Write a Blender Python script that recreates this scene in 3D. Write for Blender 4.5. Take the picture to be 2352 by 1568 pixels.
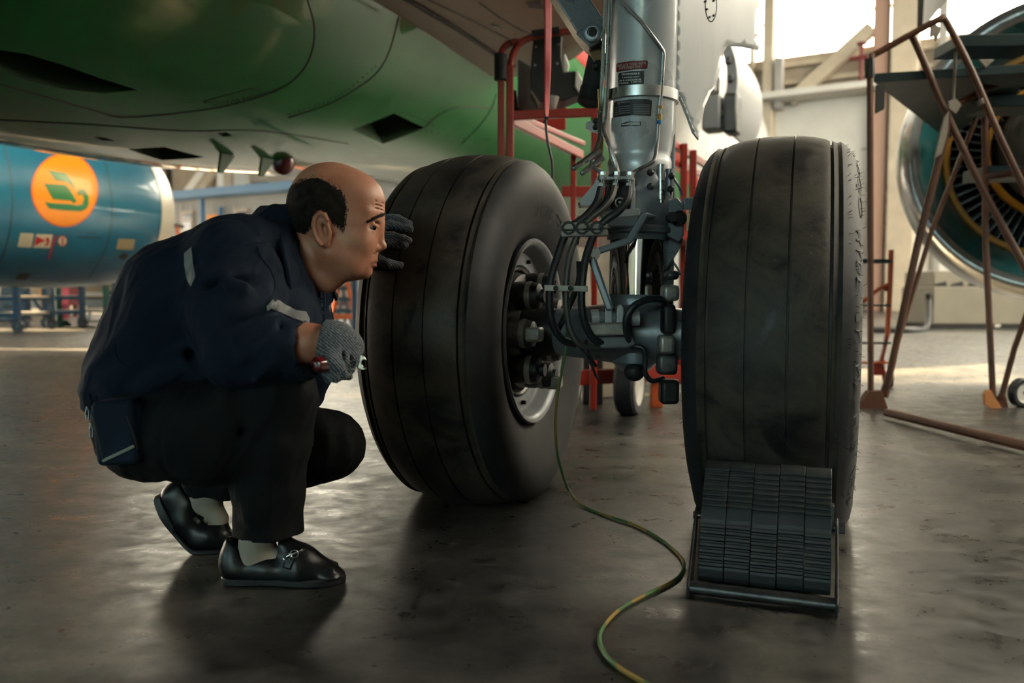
import bpy, bmesh, math, random
import numpy as np
from mathutils import Vector, Matrix, Quaternion
from mathutils.bvhtree import BVHTree

random.seed(7)
scene = bpy.context.scene
COL = scene.collection
for o in list(bpy.data.objects):
    bpy.data.objects.remove(o)

# ------------------------------------------------------------------ camera
FPX, PITCH, CAMH = 1870.0, 0.062, 0.68          # focal length in pixels of the 2352x1568 frame
cam_data = bpy.data.cameras.new('camera')
cam = bpy.data.objects.new('camera', cam_data)
COL.objects.link(cam)
cam.location = (0, 0, CAMH)
cam.rotation_euler = (math.pi / 2 - PITCH, 0, 0)
cam_data.sensor_width = 36.0
cam_data.lens = FPX / 2352 * 36.0
cam_data.clip_end = 400
cam_data.dof.use_dof = True
cam_data.dof.focus_distance = 2.2
cam_data.dof.aperture_fstop = 2.4
scene.camera = cam

# ------------------------------------------------------------------ world, sun, exposure
scene.view_settings.view_transform = 'Standard'
scene.view_settings.look = 'None'
scene.view_settings.gamma = 1.0
scene.view_settings.use_curve_mapping = False
scene.view_settings.exposure = 0.3
world = bpy.data.worlds.new('sky'); scene.world = world
world.use_nodes = True
bg = world.node_tree.nodes['Background']
bg.inputs[0].default_value = (1.0, 0.89, 0.72, 1)
bg.inputs[1].default_value = 12.0
sun_d = bpy.data.lights.new('sun', 'SUN')
sun_d.energy = 130.0; sun_d.color = (1.0, 0.74, 0.42); sun_d.angle = math.radians(0.35)
sun = bpy.data.objects.new('sun', sun_d); COL.objects.link(sun)
SUN_DIR = Vector((1.0, -0.10, -math.tan(math.radians(13)))).normalized()
sun.rotation_euler = SUN_DIR.to_track_quat('-Z', 'Y').to_euler()
sun.location = (-40, 10, 20)
scene.cycles.max_bounces = 5
scene.cycles.diffuse_bounces = 3
scene.cycles.glossy_bounces = 3
scene.cycles.use_adaptive_sampling = True
scene.cycles.adaptive_threshold = 0.06
scene.cycles.transparent_max_bounces = 4
scene.cycles.caustics_reflective = False
scene.cycles.caustics_refractive = False
scene.cycles.sample_clamp_indirect = 6.0

# ------------------------------------------------------------------ pixel helpers (2352x1568 frame)
CAM = Vector((0, 0, CAMH))
_fw = Vector((0, math.cos(PITCH), -math.sin(PITCH)))
_up = Vector((0, math.sin(PITCH), math.cos(PITCH)))
def ray(px, py):
    return (_fw + Vector(((px - 1176) / FPX, 0, 0)) + _up * ((784 - py) / FPX))
def at(px, py, Y):
    d = ray(px, py)
    return CAM + d * (Y / d.y)
def on_floor(px, py, z=0.0):
    d = ray(px, py)
    return CAM + d * ((z - CAMH) / d.z)
def V(*a): return Vector(a)

# ------------------------------------------------------------------ materials
def M(name, col, rough=0.5, metal=0.0, col2=None, vscale=6.0, bump=0.0, bscale=60.0, coat=0.0,
      rvar=0.0, spec=0.5, lo=0.35, hi=0.65, detail=5.0, stretch=None, trans=0.0, sheen=0.0, emit=None, estr=0.0, bdist=0.01):
    m = bpy.data.materials.new(name); m.use_nodes = True
    nt = m.node_tree; N = nt.nodes; L = nt.links
    b = N['Principled BSDF']
    b.inputs['Base Color'].default_value = (*col, 1)
    b.inputs['Roughness'].default_value = rough
    b.inputs['Metallic'].default_value = metal
    b.inputs['Coat Weight'].default_value = coat
    b.inputs['Coat Roughness'].default_value = 0.08
    b.inputs['Specular IOR Level'].default_value = spec
    b.inputs['Sheen Weight'].default_value = sheen
    b.inputs['Transmission Weight'].default_value = trans
    if emit:
        b.inputs['Emission Color'].default_value = (*emit, 1); b.inputs['Emission Strength'].default_value = estr
    tc = None
    def coord():
        t = N.new('ShaderNodeTexCoord')
        if stretch:
            mp = N.new('ShaderNodeMapping'); mp.inputs['Scale'].default_value = stretch
            L.new(t.outputs['Object'], mp.inputs['Vector']); return mp.outputs['Vector']
        return t.outputs['Object']
    if col2 is not None or rvar:
        tc = coord()
        n = N.new('ShaderNodeTexNoise'); n.inputs['Scale'].default_value = vscale; n.inputs['Detail'].default_value = detail
        n.inputs['Roughness'].default_value = 0.62
        L.new(tc, n.inputs['Vector'])
        if col2 is not None:
            r = N.new('ShaderNodeValToRGB')
            r.color_ramp.elements[0].position = lo; r.color_ramp.elements[0].color = (*col, 1)
            r.color_ramp.elements[1].position = hi; r.color_ramp.elements[1].color = (*col2, 1)
            L.new(n.outputs['Fac'], r.inputs['Fac']); L.new(r.outputs['Color'], b.inputs['Base Color'])
        if rvar:
            mr = N.new('ShaderNodeMapRange')
            mr.inputs['From Min'].default_value = 0.3; mr.inputs['From Max'].default_value = 0.7
            mr.inputs['To Min'].default_value = max(0.03, rough - rvar); mr.inputs['To Max'].default_value = min(1, rough + rvar)
            L.new(n.outputs['Fac'], mr.inputs['Value']); L.new(mr.outputs['Result'], b.inputs['Roughness'])
    if bump:
        tc = tc or coord()
        n2 = N.new('ShaderNodeTexNoise'); n2.inputs['Scale'].default_value = bscale; n2.inputs['Detail'].default_value = 4
        L.new(tc, n2.inputs['Vector'])
        bp = N.new('ShaderNodeBump'); bp.inputs['Strength'].default_value = bump; bp.inputs['Distance'].default_value = bdist
        L.new(n2.outputs['Fac'], bp.inputs['Height']); L.new(bp.outputs['Normal'], b.inputs['Normal'])
    return m

# ------------------------------------------------------------------ mesh collecting
class MB:
    def __init__(self): self.v = []; self.f = []
    def add(self, vs, fs):
        k = len(self.v); self.v += [tuple(p) for p in vs]; self.f += [tuple(i + k for i in f) for f in fs]; return self
    def box(self, c, s, R=None, taper=None):
        c = Vector(c); hx, hy, hz = s[0] / 2, s[1] / 2, s[2] / 2
        vs = []
        for z in (-1, 1):
            tx = 1 if (taper is None or z < 0) else taper
            for x, y in ((-1, -1), (1, -1), (1, 1), (-1, 1)):
                p = Vector((x * hx * tx, y * hy * tx, z * hz))
                if R is not None: p = R @ p
                vs.append(c + p)
        return self.add(vs, [(3, 2, 1, 0), (4, 5, 6, 7), (0, 1, 5, 4), (1, 2, 6, 5), (2, 3, 7, 6), (3, 0, 4, 7)])
    def beam(self, p, q, w, h, up=(0, 0, 1)):
        p = Vector(p); q = Vector(q); R = frame(q - p, up)
        return self.box((p + q) / 2, ((q - p).length, w, h), R)
    def cyl(self, p, q, r0, r1=None, n=20, caps=True):
        r1 = r0 if r1 is None else r1
        return self.lathe(p, Vector(q) - Vector(p), [(0, r0), ((Vector(q) - Vector(p)).length, r1)], n, caps)
    def lathe(self, o, axis, prof, n=32, caps=True, a0=0.0, a1=None):
        o = Vector(o); ax = Vector(axis).normalized()
        u = ax.orthogonal().normalized()
        if abs(ax.z) < 0.9:
            u = (Vector((0, 0, 1)) - ax * ax.z).normalized()
        w = ax.cross(u)
        full = a1 is None
        m = n if full else n + 1
        vs = []
        for (a, r) in prof:
            for i in range(m):
                t = 2 * math.pi * i / n if full else a0 + (a1 - a0) * i / n
                vs.append(o + ax * a + (u * math.cos(t) + w * math.sin(t)) * r)
        fs = []
        for j in range(len(prof) - 1):
            for i in range(n if full else n):
                i2 = (i + 1) % m
                fs.append((j * m + i, j * m + i2, (j + 1) * m + i2, (j + 1) * m + i))
        if caps and full:
            fs.append(tuple(reversed(range(m)))); fs.append(tuple((len(prof) - 1) * m + i for i in range(m)))
        return self.add(vs, fs)
    def tube(self, pts, r, n=10, smooth=0, closed=False, rs=None):
        pts = [Vector(p) for p in pts]
        if smooth: pts = catmull(pts, smooth)
        m = len(pts); vs = []; fs = []
        prev = None
        for i, p in enumerate(pts):
            t = (pts[min(i + 1, m - 1)] - pts[max(i - 1, 0)])
            if t.length < 1e-9: t = Vector((0, 0, 1))
            t.normalize()
            if prev is None:
                u = t.orthogonal().normalized()
            else:
                u = (prev - t * prev.dot(t)).normalized()
            prev = u; w = t.cross(u)
            rr = r if rs is None else (r * np.interp(i / (m - 1), np.linspace(0, 1, len(rs)), rs))
            for k in range(n):
                a = 2 * math.pi * k / n
                vs.append(p + (u * math.cos(a) + w * math.sin(a)) * rr)
        for i in range(m - 1):
            for k in range(n):
                k2 = (k + 1) % n
                fs.append((i * n + k, i * n + k2, (i + 1) * n + k2, (i + 1) * n + k))
        fs.append(tuple(reversed(range(n)))); fs.append(tuple((m - 1) * n + k for k in range(n)))
        return self.add(vs, fs)
    def prism(self, poly, d):
        """extrude a planar 3D polygon by vector d"""
        n = len(poly); d = Vector(d)
        vs = [Vector(p) for p in poly] + [Vector(p) + d for p in poly]
        fs = [tuple(reversed(range(n))), tuple(range(n, 2 * n))]
        fs += [(i, (i + 1) % n, n + (i + 1) % n, n + i) for i in range(n)]
        return self.add(vs, fs)
    def ball(self, c, r, n=12, m=8, sc=(1, 1, 1), R=None):
        c = Vector(c); vs = []; fs = []
        for j in range(m + 1):
            t = math.pi * j / m
            for i in range(n):
                a = 2 * math.pi * i / n
                p = Vector((math.sin(t) * math.cos(a) * sc[0], math.sin(t) * math.sin(a) * sc[1], math.cos(t) * sc[2])) * r
                if R is not None: p = R @ p
                vs.append(c + p)
        for j in range(m):
            for i in range(n):
                i2 = (i + 1) % n
                fs.append((j * n + i, (j + 1) * n + i, (j + 1) * n + i2, j * n + i2))
        return self.add(vs, fs)
    def build(self, name, mat, parent=None, smooth=35, bevel=0.0, seg=2, fix=True, origin=None):
        me = bpy.data.meshes.new(name)
        if origin is None:
            A = np.array(self.v); c = (A.min(0) + A.max(0)) / 2; c[2] = A[:, 2].min()
            origin = Vector(c)
        me.from_pydata([tuple(Vector(p) - origin) for p in self.v], [], self.f)
        if fix:
            bm = bmesh.new(); bm.from_mesh(me)
            bmesh.ops.remove_doubles(bm, verts=bm.verts, dist=1e-6)
            bmesh.ops.recalc_face_normals(bm, faces=bm.faces); bm.to_mesh(me); bm.free()
        if smooth:
            me.polygons.foreach_set('use_smooth', [True] * len(me.polygons))
            me.set_sharp_from_angle(angle=math.radians(smooth))
        me.materials.append(mat)
        o = bpy.data.objects.new(name, me); COL.objects.link(o)
        o.location = origin
        if bevel:
            b = o.modifiers.new('bevel', 'BEVEL'); b.width = bevel; b.segments = seg; b.limit_method = 'ANGLE'
            b.angle_limit = math.radians(40)
        if parent is not None: attach(o, parent)
        return o

def wloc(o):
    return o.location + (wloc(o.parent) if o.parent else Vector())
def attach(o, parent):
    w = o.location.copy()
    o.parent = parent
    o.location = w - wloc(parent)
def frame(x, up=(0, 0, 1)):
    x = Vector(x).normalized(); up = Vector(up)
    y = up.cross(x)
    if y.length < 1e-4: y = Vector((0, 1, 0)).cross(x)
    if y.length < 1e-4: y = Vector((1, 0, 0)).cross(x)
    y.normalize(); z = x.cross(y)
    return Matrix((x, y, z)).transposed()
def catmull(P, k):
    out = []
    n = len(P)
    for i in range(n - 1):
        p0 = P[max(i - 1, 0)]; p1 = P[i]; p2 = P[i + 1]; p3 = P[min(i + 2, n - 1)]
        for j in range(k):
            t = j / k
            out.append(0.5 * ((2 * p1) + (p2 - p0) * t + (2 * p0 - 5 * p1 + 4 * p2 - p3) * t * t + (-p0 + 3 * p1 - 3 * p2 + p3) * t ** 3))
    out.append(P[-1]); return out
def tag(o, label=None, cat=None, group=None, kind=None):
    if label: o['label'] = label
    if cat: o['category'] = cat
    if group: o['group'] = group
    if kind: o['kind'] = kind
    return o
def thing(name, loc, label, cat, group=None):
    o = bpy.data.objects.new(name, None); COL.objects.link(o); o.location = loc
    o.empty_display_size = 0.1
    return tag(o, label, cat, group)
def copy_tree(o, parent=None):
    c = o.copy(); COL.objects.link(c); c.parent = parent
    for ch in list(o.children): copy_tree(ch, c)
    return c
def bvh_of(*objs):
    vs = []; fs = []
    for o in objs:
        k = len(vs); W = wloc(o)
        vs += [v.co + W for v in o.data.vertices]; fs += [tuple(i + k for i in p.vertices) for p in o.data.polygons]
    return BVHTree.FromPolygons(vs, fs)
def hit(bvh, px, py):
    d = ray(px, py).normalized()
    p, n, i, dist = bvh.ray_cast(CAM, d)
    if p is None: return None, None
    if n.dot(d) > 0: n = -n
    return p, n
def fill_poly(polys, maxlen):
    """2D polygons (outer, holes...) -> triangulated, subdivided bmesh in the plane"""
    bm = bmesh.new()
    for poly in polys:
        vs = [bm.verts.new((x, y, 0)) for x, y in poly]
        for i in range(len(vs)): bm.edges.new((vs[i], vs[(i + 1) % len(vs)]))
    bmesh.ops.triangle_fill(bm, use_beauty=True, use_dissolve=False, edges=bm.edges)
    for _ in range(6):
        es = [e for e in bm.edges if e.calc_length() > maxlen]
        if not es: break
        bmesh.ops.subdivide_edges(bm, edges=es, cuts=1)
        bmesh.ops.triangulate(bm, faces=bm.faces)
    return bm
def patch(name, polys, bvh, mat, parent, off=0.003, maxlen=12):
    """a thin film lying on a curved surface; outline given in photograph pixels, laid on the surface itself"""
    bm = fill_poly(polys, maxlen)
    vs = []; ok = {}
    for i, v in enumerate(bm.verts):
        v.index = i
        p, n = hit(bvh, v.co.x, v.co.y)
        ok[i] = p is not None
        vs.append(p + n * off if p else Vector())
    fs = [tuple(v.index for v in f.verts) for f in bm.faces if all(ok[v.index] for v in f.verts)]
    bm.free()
    mb = MB(); mb.v = [tuple(v) for v in vs]; mb.f = fs
    used = sorted({i for f in fs for i in f}); idx = {k: i for i, k in enumerate(used)}
    mb.v = [mb.v[i] for i in used]; mb.f = [tuple(idx[i] for i in f) for f in fs]
    return mb.build(name, mat, parent, smooth=60, fix=False) if mb.f else None
def ell(cx, cy, rx, ry, n=40, a=0.0):
    c, s = math.cos(a), math.sin(a)
    return [(cx + rx * math.cos(t) * c - ry * math.sin(t) * s, cy + rx * math.cos(t) * s + ry * math.sin(t) * c)
            for t in [2 * math.pi * i / n for i in range(n)]]
def rect(x0, y0, x1, y1): return [(x0, y0), (x1, y0), (x1, y1), (x0, y1)]
def text_faces(s):
    cu = bpy.data.curves.new('txt', 'FONT'); cu.body = s; cu.resolution_u = 2
    o = bpy.data.objects.new('txt', cu); COL.objects.link(o)
    dg = bpy.context.evaluated_depsgraph_get(); me = o.evaluated_get(dg).to_mesh()
    vs = [tuple(v.co)[:2] for v in me.vertices]; fs = [tuple(p.vertices) for p in me.polygons]
    o.evaluated_get(dg).to_mesh_clear(); bpy.data.objects.remove(o); bpy.data.curves.remove(cu)
    A = np.array(vs); A -= A.min(0); A /= A.max(0)
    return A, fs
def text_on(name, s, quad, bvh, mat, parent, off=0.004):
    """lettering laid on a surface, quad = tl, tr, br, bl in photograph pixels"""
    A, fs = text_faces(s)
    tl, tr, br, bl = [np.array(q, float) for q in quad]
    mb = MB(); vs = []
    for x, y in A:
        q = (tl * (1 - x) + tr * x) * y + (bl * (1 - x) + br * x) * (1 - y)
        p, n = hit(bvh, q[0], q[1])
        vs.append(p + n * off if p else None)
    keep = [f for f in fs if all(vs[i] is not None for i in f)]
    mb.v = [tuple(v) if v else (0, 0, 0) for v in vs]; mb.f = keep
    used = sorted({i for f in keep for i in f}); idx = {k: i for i, k in enumerate(used)}
    mb.v = [mb.v[i] for i in used]; mb.f = [tuple(idx[i] for i in f) for f in keep]
    return mb.build(name, mat, parent, smooth=0, fix=False) if keep else None
def seam(name, pts, bvh, mat, parent, r=0.004, k=6):
    pts = catmull([Vector((x, y, 0)) for x, y in pts], k)
    P = [hit(bvh, p.x, p.y)[0] for p in pts]; P = [p for p in P if p]
    return MB().tube(P, r, 6).build(name, mat, parent) if len(P) > 1 else None

# ------------------------------------------------------------------ implicit surfaces (smooth unions -> one skin)
class SDF:
    def __init__(self, xs, ys, zs):
        self.x, self.y, self.z = [np.asarray(a, np.float32) for a in (xs, ys, zs)]
        self.d = np.full((len(xs), len(ys), len(zs)), 0.3, np.float32)
    def _box(self, lo, hi):
        s = []
        for a, l, h in zip((self.x, self.y, self.z), lo, hi):
            i0 = max(0, int(np.searchsorted(a, l)) - 1); i1 = min(len(a), int(np.searchsorted(a, h)) + 1)
            if i1 <= i0: return None
            s.append(slice(i0, i1))
        return tuple(s)
    def _pts(self, s):
        return np.meshgrid(self.x[s[0]], self.y[s[1]], self.z[s[2]], indexing='ij', sparse=True)
    def _op(self, s, d, k, mode):
        o = self.d[s]
        if mode == 'u':
            if k > 0:
                h = np.clip(0.5 + 0.5 * (o - d) / k, 0, 1); self.d[s] = o * (1 - h) + d * h - k * h * (1 - h)
            else: self.d[s] = np.minimum(o, d)
        elif mode == 's':
            if k > 0:
                h = np.clip(0.5 - 0.5 * (o + d) / k, 0, 1); self.d[s] = o * (1 - h) - d * h + k * h * (1 - h)
            else: self.d[s] = np.maximum(o, -d)
    def cone(self, a, b, r0, r1=None, k=0.02, mode='u', squash=None):
        """tapered capsule; squash = (unit vector, factor) flattens it along that direction"""
        r1 = r0 if r1 is None else r1
        a = np.array(a, np.float32); b = np.array(b, np.float32); m = max(r0, r1) * (max(1, squash[1]) if squash else 1) + k + 0.03
        s = self._box(np.minimum(a, b) - m, np.maximum(a, b) + m)
        if s is None: return self
        X, Y, Z = self._pts(s); px, py, pz = X - a[0], Y - a[1], Z - a[2]
        ba = b - a; L = float(ba @ ba)
        t = np.clip((px * ba[0] + py * ba[1] + pz * ba[2]) / max(L, 1e-9), 0, 1)
        dx, dy, dz = px - ba[0] * t, py - ba[1] * t, pz - ba[2] * t
        q = 1.0
        if squash:
            n = np.array(squash[0], np.float32); n /= np.linalg.norm(n); q = squash[1]
            dn = (dx * n[0] + dy * n[1] + dz * n[2]) * (1 / q - 1)
            dx, dy, dz = dx + dn * n[0], dy + dn * n[1], dz + dn * n[2]
        d = (np.sqrt(dx * dx + dy * dy + dz * dz) - (r0 + (r1 - r0) * t)) * min(1.0, q)
        self._op(s, d, k, mode); return self
    def ell(self, c, r, k=0.02, mode='u', R=None):
        c = np.array(c, np.float32); r = np.array(r, np.float32); m = r.max() + k + 0.03
        s = self._box(c - m, c + m)
        if s is None: return self
        X, Y, Z = self._pts(s); p = [X - c[0], Y - c[1], Z - c[2]]
        if R is not None:
            R = np.array(R); p = [p[0] * R[0][i] + p[1] * R[1][i] + p[2] * R[2][i] for i in range(3)]
        k0 = np.sqrt(sum((p[i] / r[i]) ** 2 for i in range(3))); k1 = np.sqrt(sum((p[i] / r[i] ** 2) ** 2 for i in range(3)))
        d = k0 * (k0 - 1) / np.maximum(k1, 1e-6)
        self._op(s, d, k, mode); return self
    def box(self, c, h, rad, k=0.02, mode='u', R=None):
        c = np.array(c, np.float32); h = np.array(h, np.float32); m = np.linalg.norm(h) + k + rad + 0.03
        s = self._box(c - m, c + m)
        if s is None: return self
        X, Y, Z = self._pts(s); p = [X - c[0], Y - c[1], Z - c[2]]
        if R is not None:
            R = np.array(R); p = [p[0] * R[0][i] + p[1] * R[1][i] + p[2] * R[2][i] for i in range(3)]
        q = [np.abs(p[i]) - (h[i] - rad) for i in range(3)]
        d = np.sqrt(sum(np.maximum(a, 0) ** 2 for a in q)) + np.minimum(np.maximum(np.maximum(q[0], q[1]), q[2]), 0) - rad
        self._op(s, d, k, mode); return self
    def chain(self, pts, rs, k=0.02, mode='u', squash=None):
        for i in range(len(pts) - 1): self.cone(pts[i], pts[i + 1], rs[i], rs[i + 1], k, mode, squash)
        return self
    def cut(self, p, n):
        """keep the side the normal points away from"""
        X, Y, Z = np.meshgrid(self.x, self.y, self.z, indexing='ij', sparse=True)
        n = Vector(n).normalized()
        d = (X - p[0]) * n.x + (Y - p[1]) * n.y + (Z - p[2]) * n.z
        self.d = np.maximum(self.d, d.astype(np.float32)); return self
    def mesh(self):
        d = self.d; d[0] = d[-1] = 1; d[:, 0] = d[:, -1] = 1; d[:, :, 0] = d[:, :, -1] = 1
        s = d < 0
        nx, ny, nz = d.shape
        cs = np.zeros((nx - 1, ny - 1, nz - 1), np.int8)
        for i in (0, 1):
            for j in (0, 1):
                for k in (0, 1): cs += s[i:nx - 1 + i, j:ny - 1 + j, k:nz - 1 + k]
        act = (cs > 0) & (cs < 8)
        I, J, K = np.nonzero(act)
        idx = -np.ones(act.shape, np.int32); idx[I, J, K] = np.arange(len(I))
        acc = np.zeros((len(I), 3)); cnt = np.zeros(len(I))
        X = [self.x.astype(float), self.y.astype(float), self.z.astype(float)]
        corners = [(i, j, k) for i in (0, 1) for j in (0, 1) for k in (0, 1)]
        for c in corners:
            for ax in range(3):
                if c[ax]: continue
                e = list(c); e[ax] = 1
                d0 = d[I + c[0], J + c[1], K + c[2]]; d1 = d[I + e[0], J + e[1], K + e[2]]
                m = (d0 < 0) != (d1 < 0)
                t = np.where(m, d0 / np.where(m, d0 - d1, 1), 0)
                p0 = np.stack([X[0][I + c[0]], X[1][J + c[1]], X[2][K + c[2]]], 1)
                p1 = np.stack([X[0][I + e[0]], X[1][J + e[1]], X[2][K + e[2]]], 1)
                acc += np.where(m[:, None], p0 + (p1 - p0) * t[:, None], 0); cnt += m
        verts = acc / cnt[:, None]
        faces = []
        for ax in range(3):
            sl0 = [slice(1, -1)] * 3; sl1 = [slice(1, -1)] * 3
            sl0[ax] = slice(0, -1); sl1[ax] = slice(1, None)
            a = s[tuple(sl0)]; b = s[tuple(sl1)]
            for flip, m in ((False, a & ~b), (True, ~a & b)):
                P = list(np.nonzero(m))
                off = [1, 1, 1]; off[ax] = 0
                i, j, k = [P[q] + off[q] for q in range(3)]
                u, v = [q for q in range(3) if q != ax]
                def cell(du, dv):
                    c = [i.copy(), j.copy(), k.copy()]; c[u] = c[u] - du; c[v] = c[v] - dv; return idx[c[0], c[1], c[2]]
                q = np.stack([cell(1, 1), cell(0, 1), cell(0, 0), cell(1, 0)], 1)
                if (ax == 1) != flip: q = q[:, ::-1]
                faces.append(q)
        F = np.concatenate(faces); F = F[(F >= 0).all(1)]
        return verts, F
    def build(self, name, mat, parent=None, smooth_it=1, filt=None):
        v, f = self.mesh()
        if smooth_it:
            e = np.concatenate([f[:, [0, 1]], f[:, [1, 2]], f[:, [2, 3]], f[:, [3, 0]]])
            for _ in range(smooth_it):
                acc = np.zeros_like(v); cnt = np.zeros(len(v))
                for a, b in ((0, 1), (1, 0)):
                    np.add.at(acc, e[:, a], v[e[:, b]]); np.add.at(cnt, e[:, a], 1)
                v = v * 0.5 + 0.5 * acc / np.maximum(cnt, 1)[:, None]
        if filt is not None: v = filt(v)
        return np_mesh(name, v, f, mat, parent)
def np_mesh(name, v, f, mat, parent=None):
    c = (v.min(0) + v.max(0)) / 2; c[2] = v[:, 2].min()
    me = bpy.data.meshes.new(name)
    me.vertices.add(len(v)); me.vertices.foreach_set('co', (v - c).astype(np.float32).ravel())
    n = f.shape[1]
    me.loops.add(len(f) * n); me.loops.foreach_set('vertex_index', f.astype(np.int32).ravel())
    me.polygons.add(len(f)); me.polygons.foreach_set('loop_start', np.arange(0, len(f) * n, n, dtype=np.int32))
    me.polygons.foreach_set('use_smooth', np.ones(len(f), bool))
    me.update(calc_edges=True); me.validate()
    me.materials.append(mat)
    o = bpy.data.objects.new(name, me); COL.objects.link(o); o.location = Vector(c)
    if parent is not None: attach(o, parent)
    return o
def grid(lo, hi, h, fine=None, hf=None):
    if fine is None: return np.arange(lo, hi + h, h)
    a = np.arange(lo, fine[0], h); b = np.arange(fine[0], fine[1], hf); c = np.arange(fine[1], hi + h, h)
    return np.concatenate([a, b, c])
# ------------------------------------------------------------------ shared materials
MAT = {}
MAT['white_wall'] = M('white_wall', (0.62, 0.61, 0.58), 0.7, col2=(0.55, 0.53, 0.5), vscale=1.0)
MAT['beige_wall'] = M('beige_wall', (0.42, 0.36, 0.29), 0.8, col2=(0.33, 0.27, 0.21), vscale=0.8)
MAT['beige_steel'] = M('beige_steel', (0.5, 0.43, 0.33), 0.6, col2=(0.4, 0.34, 0.27), vscale=1.5)
MAT['pink_steel'] = M('pink_steel', (0.42, 0.26, 0.2), 0.6)
MAT['ceiling'] = M('ceiling', (0.2, 0.19, 0.18), 0.9)
MAT['grey_panel'] = M('grey_panel', (0.33, 0.32, 0.31), 0.7, col2=(0.27, 0.26, 0.25), vscale=0.7)
MAT['blue_paint'] = M('blue_paint', (0.07, 0.19, 0.36), 0.5)
MAT['deep_blue'] = M('deep_blue', (0.011, 0.042, 0.1), 0.5, col2=(0.008, 0.03, 0.06))
MAT['orange_door'] = M('orange_door', (0.72, 0.25, 0.04), 0.6)
MAT['window_frame'] = M('window_frame', (0.5, 0.46, 0.42), 0.6)
MAT['dark_glass'] = M('dark_glass', (0.04, 0.045, 0.05), 0.1)
MAT['white_paint'] = M('white_paint', (0.75, 0.74, 0.72), 0.4)
MAT['lit_pane'] = M('lit_pane', (0.9, 0.88, 0.8), 0.3, emit=(1, 0.95, 0.85), estr=3.0)
MAT['black'] = M('black', (0.008, 0.009, 0.01), 0.5)
MAT['steel_dark'] = M('steel_dark', (0.05, 0.052, 0.055), 0.4, metal=0.6, rvar=0.15)

def pane_mat(name='window_glass', tint=(0.96, 0.97, 0.95)):
    m = bpy.data.materials.new(name); m.use_nodes = True
    nt = m.node_tree; nt.nodes.clear()
    out = nt.nodes.new('ShaderNodeOutputMaterial'); mix = nt.nodes.new('ShaderNodeMixShader')
    tr = nt.nodes.new('ShaderNodeBsdfTransparent'); gl = nt.nodes.new('ShaderNodeBsdfGlossy')
    tr.inputs[0].default_value = (*tint, 1); gl.inputs['Roughness'].default_value = 0.05
    mix.inputs[0].default_value = 0.06
    nt.links.new(tr.outputs[0], mix.inputs[1]); nt.links.new(gl.outputs[0], mix.inputs[2]); nt.links.new(mix.outputs[0], out.inputs[0])
    return m
MAT['pane'] = pane_mat(); MAT['pane_cool_fill'] = pane_mat('cool_fill_glass', (0.62, 0.83, 0.95))  # blue tint added to cool the frontal fill light

def floor_mat():
    m = bpy.data.materials.new('polished_concrete'); m.use_nodes = True
    nt = m.node_tree; N = nt.nodes; L = nt.links; b = N['Principled BSDF']
    tc = N.new('ShaderNodeTexCoord')
    def noise(scale, detail=6, rough=0.6, dist=0.0, st=(1, 1, 1)):
        mp = N.new('ShaderNodeMapping'); mp.inputs['Scale'].default_value = st; L.new(tc.outputs['Object'], mp.inputs['Vector'])
        n = N.new('ShaderNodeTexNoise'); n.inputs['Scale'].default_value = scale; n.inputs['Detail'].default_value = detail
        n.inputs['Roughness'].default_value = rough; n.inputs['Distortion'].default_value = dist
        L.new(mp.outputs['Vector'], n.inputs['Vector']); return n.outputs['Fac']
    def ramp(f, stops):
        r = N.new('ShaderNodeValToRGB'); e = r.color_ramp.elements
        while len(e) < len(stops): e.new(0.5)
        for el, (p, c) in zip(e, stops): el.position = p; el.color = (*c, 1)
        L.new(f, r.inputs['Fac']); return r.outputs['Color']
    def mixc(f, a, bb, blend='MIX'):
        x = N.new('ShaderNodeMix'); x.data_type = 'RGBA'; x.blend_type = blend
        if isinstance(f, float): x.inputs[0].default_value = f
        else: L.new(f, x.inputs[0])
        L.new(a, x.inputs[6]); L.new(bb, x.inputs[7]); return x.outputs[2]
    big = ramp(noise(1.1, 7, 0.68, 0.5), [(0.34, (0.014, 0.015, 0.015)), (0.5, (0.066, 0.064, 0.058)), (0.68, (0.16, 0.148, 0.126))])
    mid = ramp(noise(5, 7, 0.76, 0.25, (1, 1.4, 1)), [(0.38, (0.16, 0.16, 0.16)), (0.6, (1, 1, 1))])
    fine = ramp(noise(42, 4, 0.75, 0.4), [(0.33, (0.55, 0.55, 0.54)), (0.5, (1, 1, 1))])
    c = mixc(0.75, big, mid, 'MULTIPLY'); c = mixc(0.55, c, fine, 'MULTIPLY')
    L.new(c, b.inputs['Base Color'])
    rr = N.new('ShaderNodeMapRange'); rr.inputs['From Min'].default_value = 0.35; rr.inputs['From Max'].default_value = 0.65
    rr.inputs['To Min'].default_value = 0.24; rr.inputs['To Max'].default_value = 0.5; b.inputs['Specular IOR Level'].default_value = 0.75
    L.new(noise(7, 6, 0.74, 0.25, (1, 1.4, 1)), rr.inputs['Value']); L.new(rr.outputs['Result'], b.inputs['Roughness'])
    bp = N.new('ShaderNodeBump'); bp.inputs['Strength'].default_value = 0.06; bp.inputs['Distance'].default_value = 0.002
    L.new(noise(40, 4, 0.75, 0.2), bp.inputs['Height']); L.new(bp.outputs['Normal'], b.inputs['Normal'])
    return m
MAT['floor'] = floor_mat()

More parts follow.
